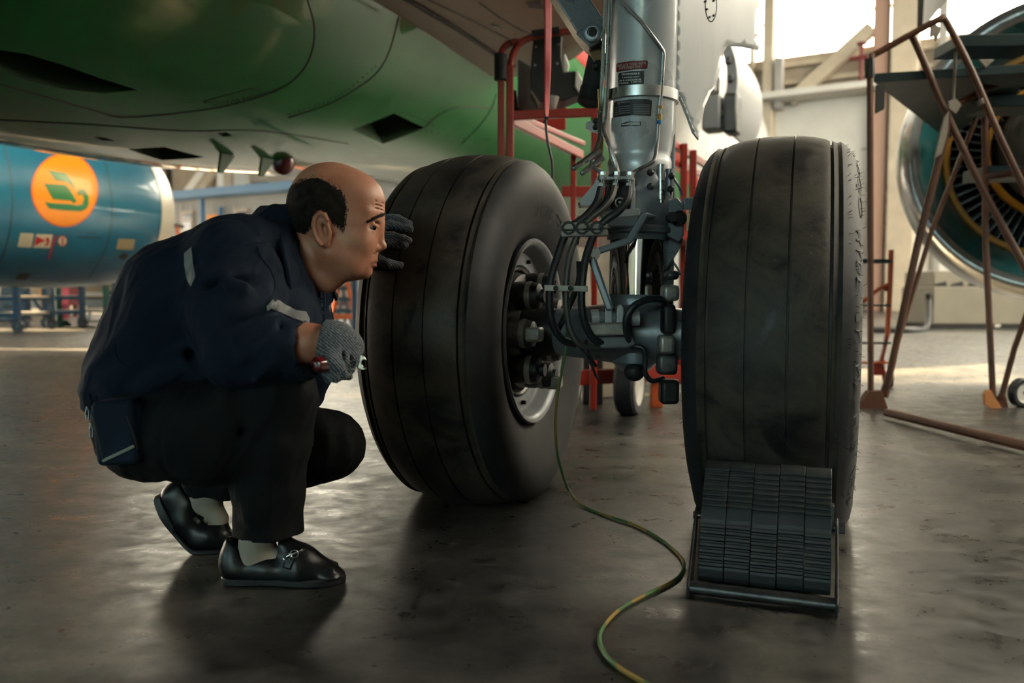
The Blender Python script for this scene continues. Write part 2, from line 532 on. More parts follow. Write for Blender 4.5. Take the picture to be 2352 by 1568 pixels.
# ------------------------------------------------------------------ the hangar
WO = Vector((10.8, 28.0, 0)); WU = Vector((-0.873, 0.488, 0)); WN = Vector((-0.488, -0.873, 0))   # back wall: origin, along, towards us
ROOF = 18.0
def wp(u, z, out=0.0): return WO + WU * u + WN * out + Vector((0, 0, z))
def wall_uz(px, py, out=0.0):
    d = ray(px, py); o = WO + WN * out
    t = (o - CAM).dot(WN) / d.dot(WN); p = CAM + d * t
    return (p - WO).dot(WU), p.z
RW = frame(WU)                                     # x along the wall, y = normal-ish, z up
def wall_box(mb, u0, u1, z0, z1, out0, out1):
    c = wp((u0 + u1) / 2, (z0 + z1) / 2, (out0 + out1) / 2)
    return mb.box(c, (abs(u1 - u0), abs(out1 - out0), abs(z1 - z0)), RW)

fl = MB(); fl.add([(-60, -45, 0), (60, -45, 0), (60, 75, 0), (-60, 75, 0)], [(0, 1, 2, 3)])
tag(fl.build('floor', MAT['floor'], smooth=0), 'polished stained concrete hangar floor', kind='structure')
ce = MB()
c0 = wp(-12, ROOF); c1 = wp(40, ROOF)
ce.prism([c0, c1, c1 + WN * 75, c0 + WN * 75], (0, 0, 0.4))
tag(ce.build('ceiling', MAT['ceiling'], smooth=0), 'dark hangar roof', kind='structure')

# back wall: white lower wall, beige band, window band and the solid wall left of it
u_win = [wall_uz(2420, 100)[0] - 9, wall_uz(1600, 100)[0]]            # window band
sill = 8.75; wtop = 15.5; u_clad = u_win[1] + 3; u_win[1] = 39.5
wb = MB()
wall_box(wb, -12, u_win[1], 0, sill, -0.4, 0); wall_box(wb, -12, u_win[1], wtop, ROOF, -0.4, 0)
wall_box(wb, u_win[1], 40, 0, ROOF, -0.4, 0)
back = tag(wb.build('wall_back', MAT['beige_wall'], smooth=0), 'beige hangar back wall', kind='structure')
mb = MB(); wall_box(mb, -12, u_clad, 0, 7.1, 0, 0.35); mb.build('white_cladding', MAT['white_wall'], back, smooth=0, bevel=0.05)
mb = MB(); wall_box(mb, -12, u_clad, 7.1, 7.3, 0, 1.5); mb.build('ledge', MAT['white_wall'], back, smooth=0)
for z in (7.75, 8.35):
    mb = MB(); wall_box(mb, -12, u_clad, z, z + 0.16, 0, 0.25); mb.build('girt', MAT['beige_steel'], back, smooth=0)
win = MB()
du = 1.55; rows = [sill, 10.02, 11.4, 12.8, 14.2, wtop]
n_c = int((u_win[1] - u_win[0]) / du)
du = (u_win[1] - u_win[0]) / n_c
for z in rows: wall_box(win, u_win[0], u_win[1], z - 0.03, z + 0.03, -0.3, -0.18)
for i in range(n_c + 1): wall_box(win, u_win[0] + i * du - 0.02, u_win[0] + i * du + 0.02, sill, wtop, -0.3, -0.18)
window = tag(win.build('window_1', MAT['beige_steel'], smooth=0), 'tall band of bright backlit hangar windows', kind='structure')
pm = None
for i in range(n_c):
    for j in range(len(rows) - 1):
        mb = MB(); wall_box(mb, u_win[0] + i * du, u_win[0] + (i + 1) * du, rows[j], rows[j + 1], -0.25, -0.235)
        mb.build('pane', MAT['pane'], window, smooth=0)
# columns, brace and pilasters in front of the windows
def column(px0, px1, out, mat, depth=0.8, name='column', py1=None):
    a = wall_uz(px0, 100, out)[0]; b = wall_uz(px1, 100, out)[0]
    z0 = 0 if py1 is None else wall_uz(px0, py1, out)[1]
    mb = MB(); wall_box(mb, a, b, z0, ROOF, out - depth, out)
    return mb.build(name, mat, back, smooth=0, bevel=0.04)
column(1752, 1776, 0.9, MAT['beige_steel'])
column(2046, 2110, 0.9, MAT['beige_steel']); column(2005, 2042, 0.7, MAT['pink_steel'], 0.5)
column(1722, 1730, 0.5, MAT['beige_steel'], 0.4)
column(2155, 2175, 0.5, MAT['grey_panel'], 0.3)
mb = MB()
a = wall_uz(1815, 232, 0.6); b = wall_uz(2003, 62, 0.6)
mb.beam(wp(a[0], a[1], 0.5), wp(b[0], b[1], 0.5), 0.35, 0.42); mb.build('brace', MAT['beige_steel'], back, smooth=0)
mb = MB(); a = wall_uz(1776, 250, 1.0); b = wall_uz(1797, 130, 1.0); wall_box(mb, a[0], b[0], a[1], b[1], 0.6, 1.0)
mb.build('switch_cabinet', MAT['grey_panel'], back, smooth=0, bevel=0.03)
# red valve pipe on the ledge
a = wall_uz(1976, 235, 1.2); mb = MB()
mb.cyl(wp(a[0], 7.3, 1.2), wp(a[0], 8.5, 1.2), 0.06, n=10); mb.cyl(wp(a[0] - 0.35, 8.1, 1.2), wp(a[0] + 0.35, 8.1, 1.2), 0.07, n=10)
mb.cyl(wp(a[0], 8.5, 1.2), wp(a[0], 8.56, 1.2), 0.16, n=12)
tag(mb.build('valve_pipe', M('valve_red', (0.12, 0.01, 0.012), 0.5)), 'small red fire valve on the ledge below the bright windows', 'valve')
# small windows low in the white wall
def wall_rect(name, px0, py0, px1, py1, mat, o0, o1, parent):
    a = wall_uz(px0, py0, o1); b = wall_uz(px1, py1, o1)
    mb = MB(); wall_box(mb, a[0], b[0], b[1], a[1], o0, o1); return mb.build(name, mat, parent, smooth=0)
for x in (2054, 2083):
    w = wall_rect('low_window', x, 555, x + 24, 601, MAT['white_paint'], 0.3, 0.4, back)
    wall_rect('low_window_pane', x + 2, 558, x + 22, 599, M('grey_pane', (0.2, 0.22, 0.23), 0.2), 0.4, 0.42, w)
for y in (420, 452, 505): wall_rect('cladding_rib', 2350, y, 1990, y + 6, MAT['grey_panel'], 0.3, 0.38, back)
wall_rect('cladding_recess', 2110, 330, 1978, 345, MAT['grey_panel'], 0.3, 0.37, back)

# the solid wall on the left: pilasters, diagonal brace, boxes above the annex roof
for (x0, x1, m_) in ((497, 512, 'white_paint'), (512, 531, 'beige_steel'), (378, 381, 'steel_dark'), (535, 560, 'white_wall')):
    a = wall_uz(x0, 430, 0.4)[0]; b = wall_uz(x1, 430, 0.4)[0]
    mb = MB(); wall_box(mb, a, b, 4, 16, 0, 0.35); mb.build('pilaster', MAT[m_], back, smooth=0)
for (p, q, m_) in (((418, 462), (470, 392), 'white_paint'), ((440, 466), (495, 392), 'beige_steel')):
    a = wall_uz(*p, 0.3); b = wall_uz(*q, 0.3)
    mb = MB(); mb.beam(wp(a[0], a[1], 0.3), wp(b[0], b[1], 0.3), 0.3, 0.45); mb.build('brace', MAT[m_], back, smooth=0)
for (x0, x1) in ((577, 611), (622, 650)): wall_rect('upper_window', x0, 419, x1, 447, MAT['dark_glass'], 0, 0.3, back)

# side walls: unseen; left openings shaped to lay sun bands, right glazing added for light
lw = MB()
A = wp(40, 0); D = -WN                                   # runs from the corner towards and past the camera
def lwall(t0, t1, z0, z1): lw.box(A + WN * (t0 + t1) / 2 + Vector((0, 0, (z0 + z1) / 2)), (0.4, t1 - t0, z1 - z0), frame(WU))
def t_of_y(y): return (A.y - y) / 0.873
# ground band Y hit near x=0 by sun entering at wall point: solve along SUN_DIR
def t_for(y0, x0):
    # wall points A+WN*t ; sun line through (x0,y0): (x0,y0)-k*SUN_DIR
    sx, sy = SUN_DIR.x, SUN_DIR.y
    M2 = np.array([[WN.x, sx], [WN.y, sy]]); r = np.array([x0 - A.x, y0 - A.y])
    t, k = np.linalg.solve(M2, r); return t, -k * SUN_DIR.z * -1 if False else t
GAPS = [(5.0, 5.5, 10.2), (6.2, 8.2, 10.2), (8.75, 9.15, 6.2), (10.3, 10.9, 9.0), (13.0, 13.9, 6.2)]
ts = sorted([tuple(sorted((t_for(a, 0)[0], t_for(b, 0)[0]))) + (z,) for a, b, z in GAPS])
cur = 0.0
for a, b, zz in ts:
    if a > cur: lwall(cur, a, 5.5, ROOF)
    lwall(a, b, 5.5, zz); lwall(a, b, zz + (3.6 if zz < 8 else 5.3), ROOF)
    cur = b
lwall(cur, 75, 5.5, ROOF); lwall(0, 8, 0, 5.5); lwall(38, 75, 0, 5.5)
for t in range(14, 38, 6): lwall(t - .4, t + .4, 0, 5.5)
tag(lw.build('wall_left', MAT['beige_wall'], smooth=0), 'unseen hangar side wall with openings shaped to lay sun bands on the floor', kind='structure')
rw = MB(); A = wp(-12, 0)
rw.box(A + WN * 35 + Vector((0, 0, .6)), (0.4, 70, 1.2), frame(WU)); rw.box(A + WN * 49 + Vector((0, 0, 3)), (0.4, 42, 6), frame(WU)); rw.box(A + WN * 35 + Vector((0, 0, 16.2)), (0.4, 70, 3.6), frame(WU)); rw.box(A + WN * 49 + Vector((0, 0, 9.7)), (0.4, 42, 9.5), frame(WU))
for t in range(0, 29, 7): rw.box(A + WN * t + Vector((0, 0, 7.5)), (0.6, 0.9, 14), frame(WU))
rw.box(A + WN * 26 + Vector((0, 0, 2.8)), (0.4, 24, 4.4), frame(WU))
tag(rw.build('wall_right', MAT['white_wall'], smooth=0), 'unseen pale hangar side wall with gaps for added glazing', kind='structure')
rp = MB()
for t in range(0, 28, 7): rp.box(A + WN * (t + 3.5) + Vector((0, 0, 7.8)), (0.02, 6.1, 13.2), frame(WU))
tag(rp.build('window_fill_right', MAT['pane'], smooth=0), 'unseen side glazing added for light from the right', kind='structure')  # unseen panes added to brighten face and strut from the right

fw_ = MB(); fw_.box(wp(14, 3.25, 70), (54, .4, 6.5), frame(WU)); fw_.box(wp(14, 15.5, 70), (54, .4, 5.0), frame(WU))
for u in range(-12, 41, 6): fw_.box(wp(u, 9.5, 70), (1.2, .5, 7.2), frame(WU))
tag(fw_.build('wall_front_block', MAT['white_wall'], smooth=0), 'unseen wall added behind the camera to cut frontal light, with a window band', kind='structure')  # added to block light from behind, leaving a band open for the strut
fp_ = MB(); fp_.box(wp(14, 9.7, 70), (52, .02, 6.6), frame(WU)); tag(fp_.build('window_fill_front', MAT['pane_cool_fill'], smooth=0), 'unseen tinted glazing added behind the camera for cool frontal light', kind='structure')  # added glazing, tinted for cool fill in the shadows

# annex building: grey panelled offices with a blue eave, posts, windows, orange door
AO = 5.0
def ap(px, py, out=AO): return wall_uz(px, py, out)
ann = thing('annex_building', wp(25, 0, AO), 'low grey office annex with blue eave and orange door along the back wall', 'building')
ua, ub = ap(325, 470)[0], ap(905, 430)[0]
ztop = ap(500, 455)[1]
mb = MB(); wall_box(mb, ua, ub, 0, ztop, 0.4, AO); mb.build('facade', MAT['grey_panel'], ann, smooth=0)
mb = MB(); wall_box(mb, ua, ub, ztop, ztop + 0.32, 0.4, AO + 0.9); mb.build('eave', MAT['blue_paint'], ann, smooth=0)
def arect(name, px0, py0, px1, py1, mat, o0, o1, parent):
    a = ap(px0, py0, AO + o1); b = ap(px1, py1, AO + o1)
    mb = MB(); wall_box(mb, a[0], b[0], b[1], a[1], AO + o0, AO + o1); return mb.build(name, mat, parent, smooth=0)
for x in (461, 663): arect('post', x - 3, 455, x + 4, 610, MAT['blue_paint'], 0.5, 0.7, ann)
arect('post', 799, 440, 804, 600, MAT['blue_paint'], 0.5, 0.7, ann)
arect('door', 475, 493, 502, 575, MAT['orange_door'], 0, 0.08, ann)
arect('downpipe', 502, 475, 506, 540, MAT['blue_paint'], 0, 0.2, ann)
for (x0, y0, x1, y1) in ((355, 486, 385, 545), (414, 485, 445, 545), (537, 480, 571, 545), (600, 478, 640, 545)):
    w = arect('window', x0, y0, x1, y1, M('frame_pink', (0.5, 0.38, 0.32), 0.6), 0, 0.06, ann)
    arect('sash', x0 + 3, y0 + 4, x1 - 3, y1, MAT['window_frame'], 0.06, 0.09, w)
    lit = x0 == 600
    arect('pane', x0 + (12 if lit else 6), y0 + (1 if lit else 7), x1 - 5, y0 + (32 if lit else 16), MAT['lit_pane'] if lit else MAT['dark_glass'], 0.09, 0.11, w)
    if not lit: arect('pane', x0 + 6, y0 + 25, x1 - 6, y0 + 44, MAT['dark_glass'], 0.09, 0.11, w)
for i in range(14):
    x = 345 + i * 24
    arect('panel_joint', x, 470, x + 1.2, 600, MAT['white_wall'], 0, 0.03, ann)
# ------------------------------------------------------------------ the airliner: fuselage, wings, engines
FA = math.radians(26)
FD = Vector((math.sin(FA), math.cos(FA), 0)); RD = Vector((math.cos(FA), -math.sin(FA), 0))     # forward, right
C0 = Vector((-3.07, 4.21, 0))                                                                   # centre line abeam the main gear
def fp(s, l, z): return C0 + FD * s + RD * l + Vector((0, 0, z))
def sstep(a, b, x):
    t = min(1, max(0, (x - a) / (b - a))); return t * t * (3 - 2 * t)

def paint_mat():
    m = bpy.data.materials.new('green_white_paint'); m.use_nodes = True
    nt = m.node_tree; N = nt.nodes; L = nt.links; b = N['Principled BSDF']
    g = N.new('ShaderNodeNewGeometry'); sp = N.new('ShaderNodeSeparateXYZ'); L.new(g.outputs['Position'], sp.inputs[0])
    k = 0.085                                              # the paint line climbs towards the tail
    dt = N.new('ShaderNodeVectorMath'); dt.operation = 'DOT_PRODUCT'; dt.inputs[1].default_value = (k * FD.x, k * FD.y, 1); L.new(g.outputs['Position'], dt.inputs[0])
    off = k * (C0.dot(FD) + 9.1)
    mr = N.new('ShaderNodeMapRange'); mr.inputs['From Min'].default_value = off; mr.inputs['From Max'].default_value = off + 6
    L.new(dt.outputs['Value'], mr.inputs['Value'])
    r = N.new('ShaderNodeValToRGB'); r.color_ramp.interpolation = 'CONSTANT'; e = r.color_ramp.elements
    e[0].position = 0; e[0].color = (0.010, 0.24, 0.05, 1)
    e[1].position = 2.46 / 6; e[1].color = (0.62, 0.02, 0.015, 1)
    x = e.new(2.60 / 6); x.color = (0.8, 0.8, 0.79, 1)
    L.new(mr.outputs['Result'], r.inputs['Fac'])
    n = N.new('ShaderNodeTexNoise'); n.inputs['Scale'].default_value = 2.2; n.inputs['Detail'].default_value = 6
    tc = N.new('ShaderNodeTexCoord'); L.new(tc.outputs['Object'], n.inputs['Vector'])
    r2 = N.new('ShaderNodeValToRGB'); r2.color_ramp.elements[0].position = 0.35; r2.color_ramp.elements[0].color = (0.72, 0.72, 0.7, 1)
    r2.color_ramp.elements[1].position = 0.6; L.new(n.outputs['Fac'], r2.inputs['Fac'])
    mx = N.new('ShaderNodeMix'); mx.data_type = 'RGBA'; mx.blend_type = 'MULTIPLY'; mx.inputs[0].default_value = 0.6
    L.new(r.outputs['Color'], mx.inputs[6]); L.new(r2.outputs['Color'], mx.inputs[7]); L.new(mx.outputs[2], b.inputs['Base Color'])
    b.inputs['Roughness'].default_value = 0.35; b.inputs['Specular IOR Level'].default_value = 0.2
    b.inputs['Coat Weight'].default_value = 1.0; b.inputs['Coat Roughness'].default_value = 0.06; b.inputs['Coat IOR'].default_value = 1.6
    n2 = N.new('ShaderNodeTexNoise'); n2.inputs['Scale'].default_value = 1.6; L.new(tc.outputs['Object'], n2.inputs['Vector'])
    bp = N.new('ShaderNodeBump'); bp.inputs['Strength'].default_value = 0.06; bp.inputs['Distance'].default_value = 0.05
    L.new(n2.outputs['Fac'], bp.inputs['Height']); L.new(bp.outputs['Normal'], b.inputs['Normal']); L.new(bp.outputs['Normal'], b.inputs['Coat Normal'])
    return m
MAT['paint'] = paint_mat()
MAT['primer'] = M('green_primer', (0.03, 0.07, 0.03), 0.6)
MAT['sealant'] = M('dark_sealant', (0.02, 0.03, 0.02), 0.6)
MAT['wing_grey'] = M('wing_grey', (0.46, 0.43, 0.37), 0.45, col2=(0.36, 0.335, 0.28), vscale=1.6, lo=0.3, hi=0.7)
MAT['nacelle_blue'] = M('nacelle_blue', (0.003, 0.085, 0.2), 0.3, coat=1.0, col2=(0.005, 0.105, 0.23), vscale=2)
MAT['polished'] = M('polished_metal', (0.72, 0.72, 0.71), 0.16, metal=1.0, rvar=0.06)

plane = thing('airplane', fp(0, 0, 0), 'green-bellied airliner on its main landing gear filling the hangar', 'airplane')
# fuselage rings
RF = 1.98; ZC = 3.72; NA = 96
st = np.concatenate([np.arange(-11, 12, 0.35), np.arange(12, 20.7, 0.3)])
fv = []; ff = []
for s in st:
    b_ = sstep(-9, -5, s) * (1 - sstep(1.2, 4.6, s))
    if s > 12.6:
        q = min(1, (s - 12.6) / 8.0); k = math.sqrt(max(0.0, 1 - q ** 2.2)); zc = ZC - 0.55 * q ** 1.5
    else: k, zc = 1.0, ZC
    k = max(k, 0.02)
    for i in range(NA):
        a = 2 * math.pi * i / NA
        ca, sa = math.cos(a), math.sin(a)
        w = RF * k * (1 + 0.09 * b_ * (0.5 - 0.5 * sa))
        zlow = 0.21 * b_
        z = zc + RF * k * sa - (zlow * min(1, max(0, -sa * 1.4)))
        pw = 1 - 0.22 * b_ * max(0, -sa) if False else 1
        fv.append(fp(s, w * ca, z))
for j in range(len(st) - 1):
    for i in range(NA):
        i2 = (i + 1) % NA
        ff.append((j * NA + i, j * NA + i2, (j + 1) * NA + i2, (j + 1) * NA + i))
ff.append(tuple(range(NA))); ff.append(tuple(reversed(range((len(st) - 1) * NA, len(st) * NA))))
mb = MB(); mb.v = [tuple(p) for p in fv]; mb.f = ff
fus = mb.build('fuselage', MAT['paint'], plane, smooth=40)
FB = bvh_of(fus)
# recessed openings in the belly
def recess(poly, depth=0.25):
    P = []; nn = Vector()
    for x, y in poly:
        p, n = hit(FB, x, y); P.append(p); nn += n
    nn.normalize()
    return [p + nn * 0.15 for p in P], nn
cut = MB()
for poly in ([(808, 297), (905, 260), (975, 293), (880, 330)], [(294, 342), (378, 337), (470, 361), (372, 368)],
             [(-40, 120), (0, 115), (60, 124), (140, 148), (230, 180), (318, 207), (240, 214), (150, 206), (60, 185), (0, 160), (-40, 140)],
             [(500, 306), (520, 304), (535, 312), (512, 314)], [(215, 314), (240, 316), (266, 324), (232, 322)]):
    P, nn = recess(poly); cut.prism(P, -nn * 0.42)
co = cut.build('cutter', MAT['primer'], smooth=0)
bo = fus.modifiers.new('openings', 'BOOLEAN'); bo.object = co; bo.operation = 'DIFFERENCE'; bo.solver = 'EXACT'; bo.material_mode = 'TRANSFER'
dg = bpy.context.evaluated_depsgraph_get(); me2 = bpy.data.meshes.new_from_object(fus.evaluated_get(dg))
fus.modifiers.clear(); fus.data = me2; bpy.data.objects.remove(co)
me2.set_sharp_from_angle(angle=math.radians(30))
# panel seams, rivets, access panel, beacon, drain masts
for pts in ([(703, -10), (722, 60), (716, 120), (690, 168), (640, 205), (540, 238), (420, 258), (285, 269), (225, 256), (120, 226), (0, 193)],
            [(918, 0), (915, 40), (893, 120), (862, 170), (800, 215), (740, 245), (662, 270)],
            [(975, 293), (1010, 262), (1060, 245), (1140, 250)], [(0, 275), (200, 285), (420, 300), (600, 300), (800, 330)],
            [(1140, 215), (1128, 250), (1100, 290), (1060, 330)]):
    seam('panel_seam', pts, FB, MAT['sealant'], fus, 0.005)
seam('panel_seam', [(465, 233), (580, 203), (600, 212)], FB, MAT['sealant'], fus, 0.003)
rv = MB()
def rivets(pts, n):
    P = catmull([Vector((x, y, 0)) for x, y in pts], 30)
    for i in range(n):
        q = P[int(i / n * (len(P) - 1))]
        p, nn = hit(FB, q.x, q.y)
        if p: rv.ball(p, 0.006, 6, 4)
rivets([(470, 235), (520, 232), (600, 215), (650, 198)], 22); rivets([(490, 242), (560, 228), (640, 208)], 18)
rivets([(905, 255), (960, 270), (1000, 290)], 14); rivets([(660, 262), (740, 238), (800, 205), (870, 145)], 22); rivets([(980, 300), (1080, 320), (1130, 318)], 12)
tag(rv.build('rivet_row', MAT['sealant'], fus, fix=False), kind='stuff')
p, n = hit(FB, 650, 372)
be = MB(); be.lathe(p + Vector((0, 0, 0.02)), (0, 0, -1), [(0, 0.085), (0.04, 0.085), (0.08, 0.07), (0.11, 0.04), (0.12, 0.005)], 20)
be.build('beacon_light', M('beacon_red', (0.11, 0.006, 0.008), 0.2, coat=0.5), fus)
for (x, y) in ((520, 355), (612, 365)):
    p, n = hit(FB, x, y); mb = MB(); mb.prism([p + FD * 0.06, p - FD * 0.06, p - FD * 0.09 - Vector((0, 0, 0.13)), p - FD * 0.05 - Vector((0, 0, 0.13))], RD * 0.02)
    mb.build('drain_mast', MAT['primer'], fus, smooth=0)

# wings
def wing(sgn):
    mb = MB(); rows_ = []
    for (l, s0, s1, z, th) in ((1.2, 3.9, -4.0, 2.40, 0.42), (2.2, 3.65, -4.0, 2.46, 0.42), (2.6, 3.3, -4.0, 2.5, 0.42), (3.5, 2.1, -4.0, 2.56, 0.42), (6.5, -0.2, -4.2, 2.75, 0.34), (17.0, -6.6, -8.1, 3.6, 0.12)):
        row = []
        ch = s0 - s1
        for (f, t) in ((0, 0.25), (0.015, 0.0), (0.05, -0.06), (0.3, -0.1), (0.7, 0.0), (1, 0.3), (0.7, 0.75), (0.35, 1.0), (0.1, 0.75), (0.02, 0.45)):
            row.append(fp(s0 - ch * f, sgn * l, z + th * t))
        rows_.append(row)
    n = len(rows_[0]); vs = [p for r in rows_ for p in r]; fs = []
    for j in range(len(rows_) - 1):
        for i in range(n): fs.append((j * n + i, j * n + (i + 1) % n, (j + 1) * n + (i + 1) % n, (j + 1) * n + i))
    fs.append(tuple(range(n))); fs.append(tuple((len(rows_) - 1) * n + i for i in reversed(range(n))))
    mb.add(vs, fs); return mb.build('wing', MAT['wing_grey'], plane, smooth=50)
wr = wing(1); wl = wing(-1)
WB = bvh_of(wr)
seam('rubbing_strip', [(900, -20), (945, 2), (1000, 35), (1060, 72), (1142, 126), (1180, 150)], bvh_of(fus, wr), MAT['black'], wr, 0.02, 10)
for pts in ([(985, 0), (1080, 45), (1200, 105)], [(1100, 5), (1180, 60), (1300, 110)]): seam('panel_seam', pts, WB, MAT['sealant'], wr, 0.004)
for poly in ([(1206, 4), (1240, 0), (1250, 20), (1216, 18)], [(1130, 52), (1152, 62), (1150, 68), (1128, 58)], [(1246, 8), (1290, 2), (1288, 12), (1250, 18)]):
    patch('oil_stain', [poly], WB, MAT['steel_dark'], wr)

# engines
def nac_prof(): return [(-2.4, 0.72), (-1.6, 0.93), (-0.6, 1.06), (0.4, 1.09), (1.2, 1.06), (1.55, 1.0), (1.75, 0.93)]
ZE = 1.80
def nac_obj(l, name):
    o = fp(4.15, l, ZE); mb = MB()
    mb.lathe(o, FD, [(-2.45, 0.68)] + nac_prof(), 96, caps=False)
    return mb.build(name, MAT['nacelle_blue'], plane, smooth=50), o
eng, eo = nac_obj(-5.75, 'engine_nacelle')
mb = MB(); mb.lathe(eo, FD, [(1.5, 1.016), (1.56, 1.004), (1.75, 0.938), (1.83, 0.89), (1.87, 0.85), (1.86, 0.80), (1.8, 0.77), (1.4, 0.78), (0.9, 0.84)], 96, caps=False)
mb.build('inlet_lip', M('lip_silver', (.72, .71, .68), .38, metal=.25), eng, smooth=60)
mb = MB(); mb.lathe(eo, FD, [(0.9, 0.85), (0.92, 0.02)], 64); mb.build('fan_disc', MAT['steel_dark'], eng)
mb = MB(); mb.lathe(eo, FD, [(-3.6, 0.25), (-3.0, 0.42), (-2.0, 0.6)], 48); mb.build('exhaust_core', MAT['steel_dark'], eng)
mb = MB(); mb.prism([fp(4.6, -5.9, 2.75), fp(1.2, -5.9, 2.75), fp(0.0, -5.9, 2.95), fp(2.2, -5.9, 2.95)], RD * 0.3); mb.build('pylon', MAT['nacelle_blue'], eng, smooth=0)
EB = bvh_of(eng)
for x in (24, 252):
    pts = [(x - 14, 335), (x, 400), (x + 4, 480), (x - 8, 560), (x - 36, 630)] if x < 100 else [(238, 362), (252, 420), (257, 490), (243, 570), (203, 640)]
    seam('cowl_seam', pts, EB, MAT['sealant'], eng, 0.006)
def ep(cx, cy): return (cx / 3.41, 320 + cy / 3.41)          # from the close-up view
def edec(name, pts, mat, off=0.004, ml=8): return patch(name, [[ep(*p) for p in pts]], EB, mat, eng, off, ml)
MAT['logo_red'] = M('logo_red', (0.55, 0.07, 0.01), 0.35, coat=0.25); MAT['logo_orange'] = M('logo_orange', (0.78, 0.27, 0.006), 0.35, coat=0.25)
MAT['logo_green'] = M('logo_green', (0.005, 0.12, 0.05), 0.35, coat=0.25)
MAT['decal_white'] = M('decal_white', (0.6, 0.58, 0.54), 0.5); MAT['decal_red'] = M('decal_red', (0.33, 0.012, 0.02), 0.45)
ring_o = ell(505, 398, 263, 290, 60, 0.12)
edec('logo_border', ell(505, 397, 262, 288, 60), MAT['logo_red'], 0.003)
edec('logo_disc', ell(505, 397, 252, 278, 60), MAT['logo_orange'], 0.006)
for shp in ([(370, 240), (440, 252), (505, 262), (545, 300), (585, 378), (577, 388), (545, 352), (520, 338), (430, 322)],
            [(338, 345), (395, 350), (510, 357), (545, 395), (580, 455), (598, 488), (572, 500), (552, 480), (480, 474), (410, 467)],
            [(345, 488), (395, 497), (540, 506), (600, 516), (640, 508), (656, 470), (642, 436), (606, 436), (600, 424), (612, 398), (640, 384),
             (672, 402), (693, 450), (690, 510), (670, 545), (630, 562), (500, 555), (400, 543), (380, 540)]):
    edec('logo_bird', shp, MAT['logo_green'], 0.009, 6)
edec('placard', [(160, 732), (264, 737), (244, 845), (137, 838)], MAT['decal_white'])
for k in range(5): edec('placard_line', [(172 - k * 4, 752 + k * 17), (248 - k * 4, 756 + k * 17), (247 - k * 4, 760 + k * 17), (171 - k * 4, 756 + k * 17)], MAT['grey_panel'], 0.006)
edec('placard', [(284, 740), (412, 745), (392, 850), (258, 846)], MAT['decal_white'])
edec('hazard_mark', [(284, 756), (345, 786), (355, 795), (318, 806), (264, 834)], MAT['decal_red'], 0.007)
edec('hazard_mark', [(350, 770), (378, 765), (388, 795), (372, 828), (340, 832), (362, 810), (362, 790)], MAT['decal_red'], 0.007)
edec('warning_line', [(428, 750), (440, 755), (388, 940), (372, 940)], MAT['decal_red'])
edec('round_decal', ell(487, 795, 38, 42, 24), MAT['decal_red']); edec('round_decal', ell(487, 795, 31, 35, 24), MAT['decal_white'], 0.006)
edec('round_decal', [(478, 770), (498, 768), (492, 795), (500, 818), (476, 822), (482, 798)], MAT['decal_red'], 0.008)
edec('data_plate', [(926, 776), (1058, 782), (1040, 864), (908, 858)], M('data_plate', (0.33, 0.27, 0.2), 0.45, metal=0.4))
edec('vent_hole', ell(965, 915, 34, 24, 20, -0.3), MAT['black']); edec('vent_hole', [(150, 1046), (240, 1046), (205, 1098), (112, 1096)], MAT['black'])
edec('stencil', [(610, 758), (795, 764), (795, 778), (610, 772)], MAT['deep_blue'], 0.004); edec('stencil', [(680, 726), (745, 728), (745, 738), (680, 736)], MAT['deep_blue'], 0.004)

# the engine on our side: cowls open, seen from behind
MAT['silver_skin'] = M('silver_skin', (0.5, 0.51, 0.52), 0.28, metal=0.85, col2=(0.28, 0.3, 0.33), vscale=4, bump=0.25, bscale=7, bdist=0.03)
MAT['teal_inner'] = M('teal_inner', (0.02, 0.12, 0.13), 0.4, col2=(0.16, 0.2, 0.21), vscale=2.2, lo=0.45, hi=0.62)
MAT['yellow_ring'] = M('yellow_ring', (0.55, 0.27, 0.03), 0.5)
e2 = fp(5.1, 5.62, 1.74)
mb = MB(); mb.lathe(e2, FD, [(-0.34, 0.99), (-0.38, 1.02), (-0.38, 1.07), (-0.3, 1.12), (0.0, 1.15), (0.35, 1.14), (0.7, 1.08), (0.95, 0.96), (1.0, 0.85), (0.6, 0.8)], 96, caps=False)
en2 = mb.build('engine_nacelle', MAT['silver_skin'], plane, smooth=60)
mb = MB(); mb.lathe(e2, FD, [(-0.34, 0.99), (-0.25, 0.94), (0.02, 0.80), (0.04, 0.79)], 96, caps=False); mb.build('inner_cowl', MAT['teal_inner'], en2, smooth=60)
mb = MB(); mb.lathe(e2, FD, [(0.0, 0.815), (-0.03, 0.8), (-0.03, 0.765), (0.02, 0.755)], 96, caps=False); mb.build('yellow_seal', MAT['yellow_ring'], en2)
mb = MB(); mb.lathe(e2, FD, [(0.35, 0.82), (0.36, 0.02)], 64); mb.lathe(e2, FD, [(0.02, 0.78), (0.36, 0.8)], 64, caps=False); mb.build('fan_case', MAT['black'], en2)
for i in range(60):
    a = 2 * math.pi * i / 60
    u = Vector((0, 0, 1)) * math.cos(a) + RD * math.sin(a); w = FD.cross(u)
    if i == 0:
        mb = MB(); mb.prism([e2 + u * 0.42 + w * 0.012 + FD * 0.1, e2 + u * 0.77 + w * 0.02 + FD * 0.12, e2 + u * 0.77 - w * 0.02 + FD * 0.3, e2 + u * 0.42 - w * 0.012 + FD * 0.26], w * 0.006)
        v0 = mb.build('guide_vane', M('vane_grey', (0.16, 0.17, 0.18), 0.35, metal=0.6), en2, smooth=0, origin=e2)
    else:
        c = v0.copy(); COL.objects.link(c); c.rotation_euler = Quaternion(FD, -a).to_euler()
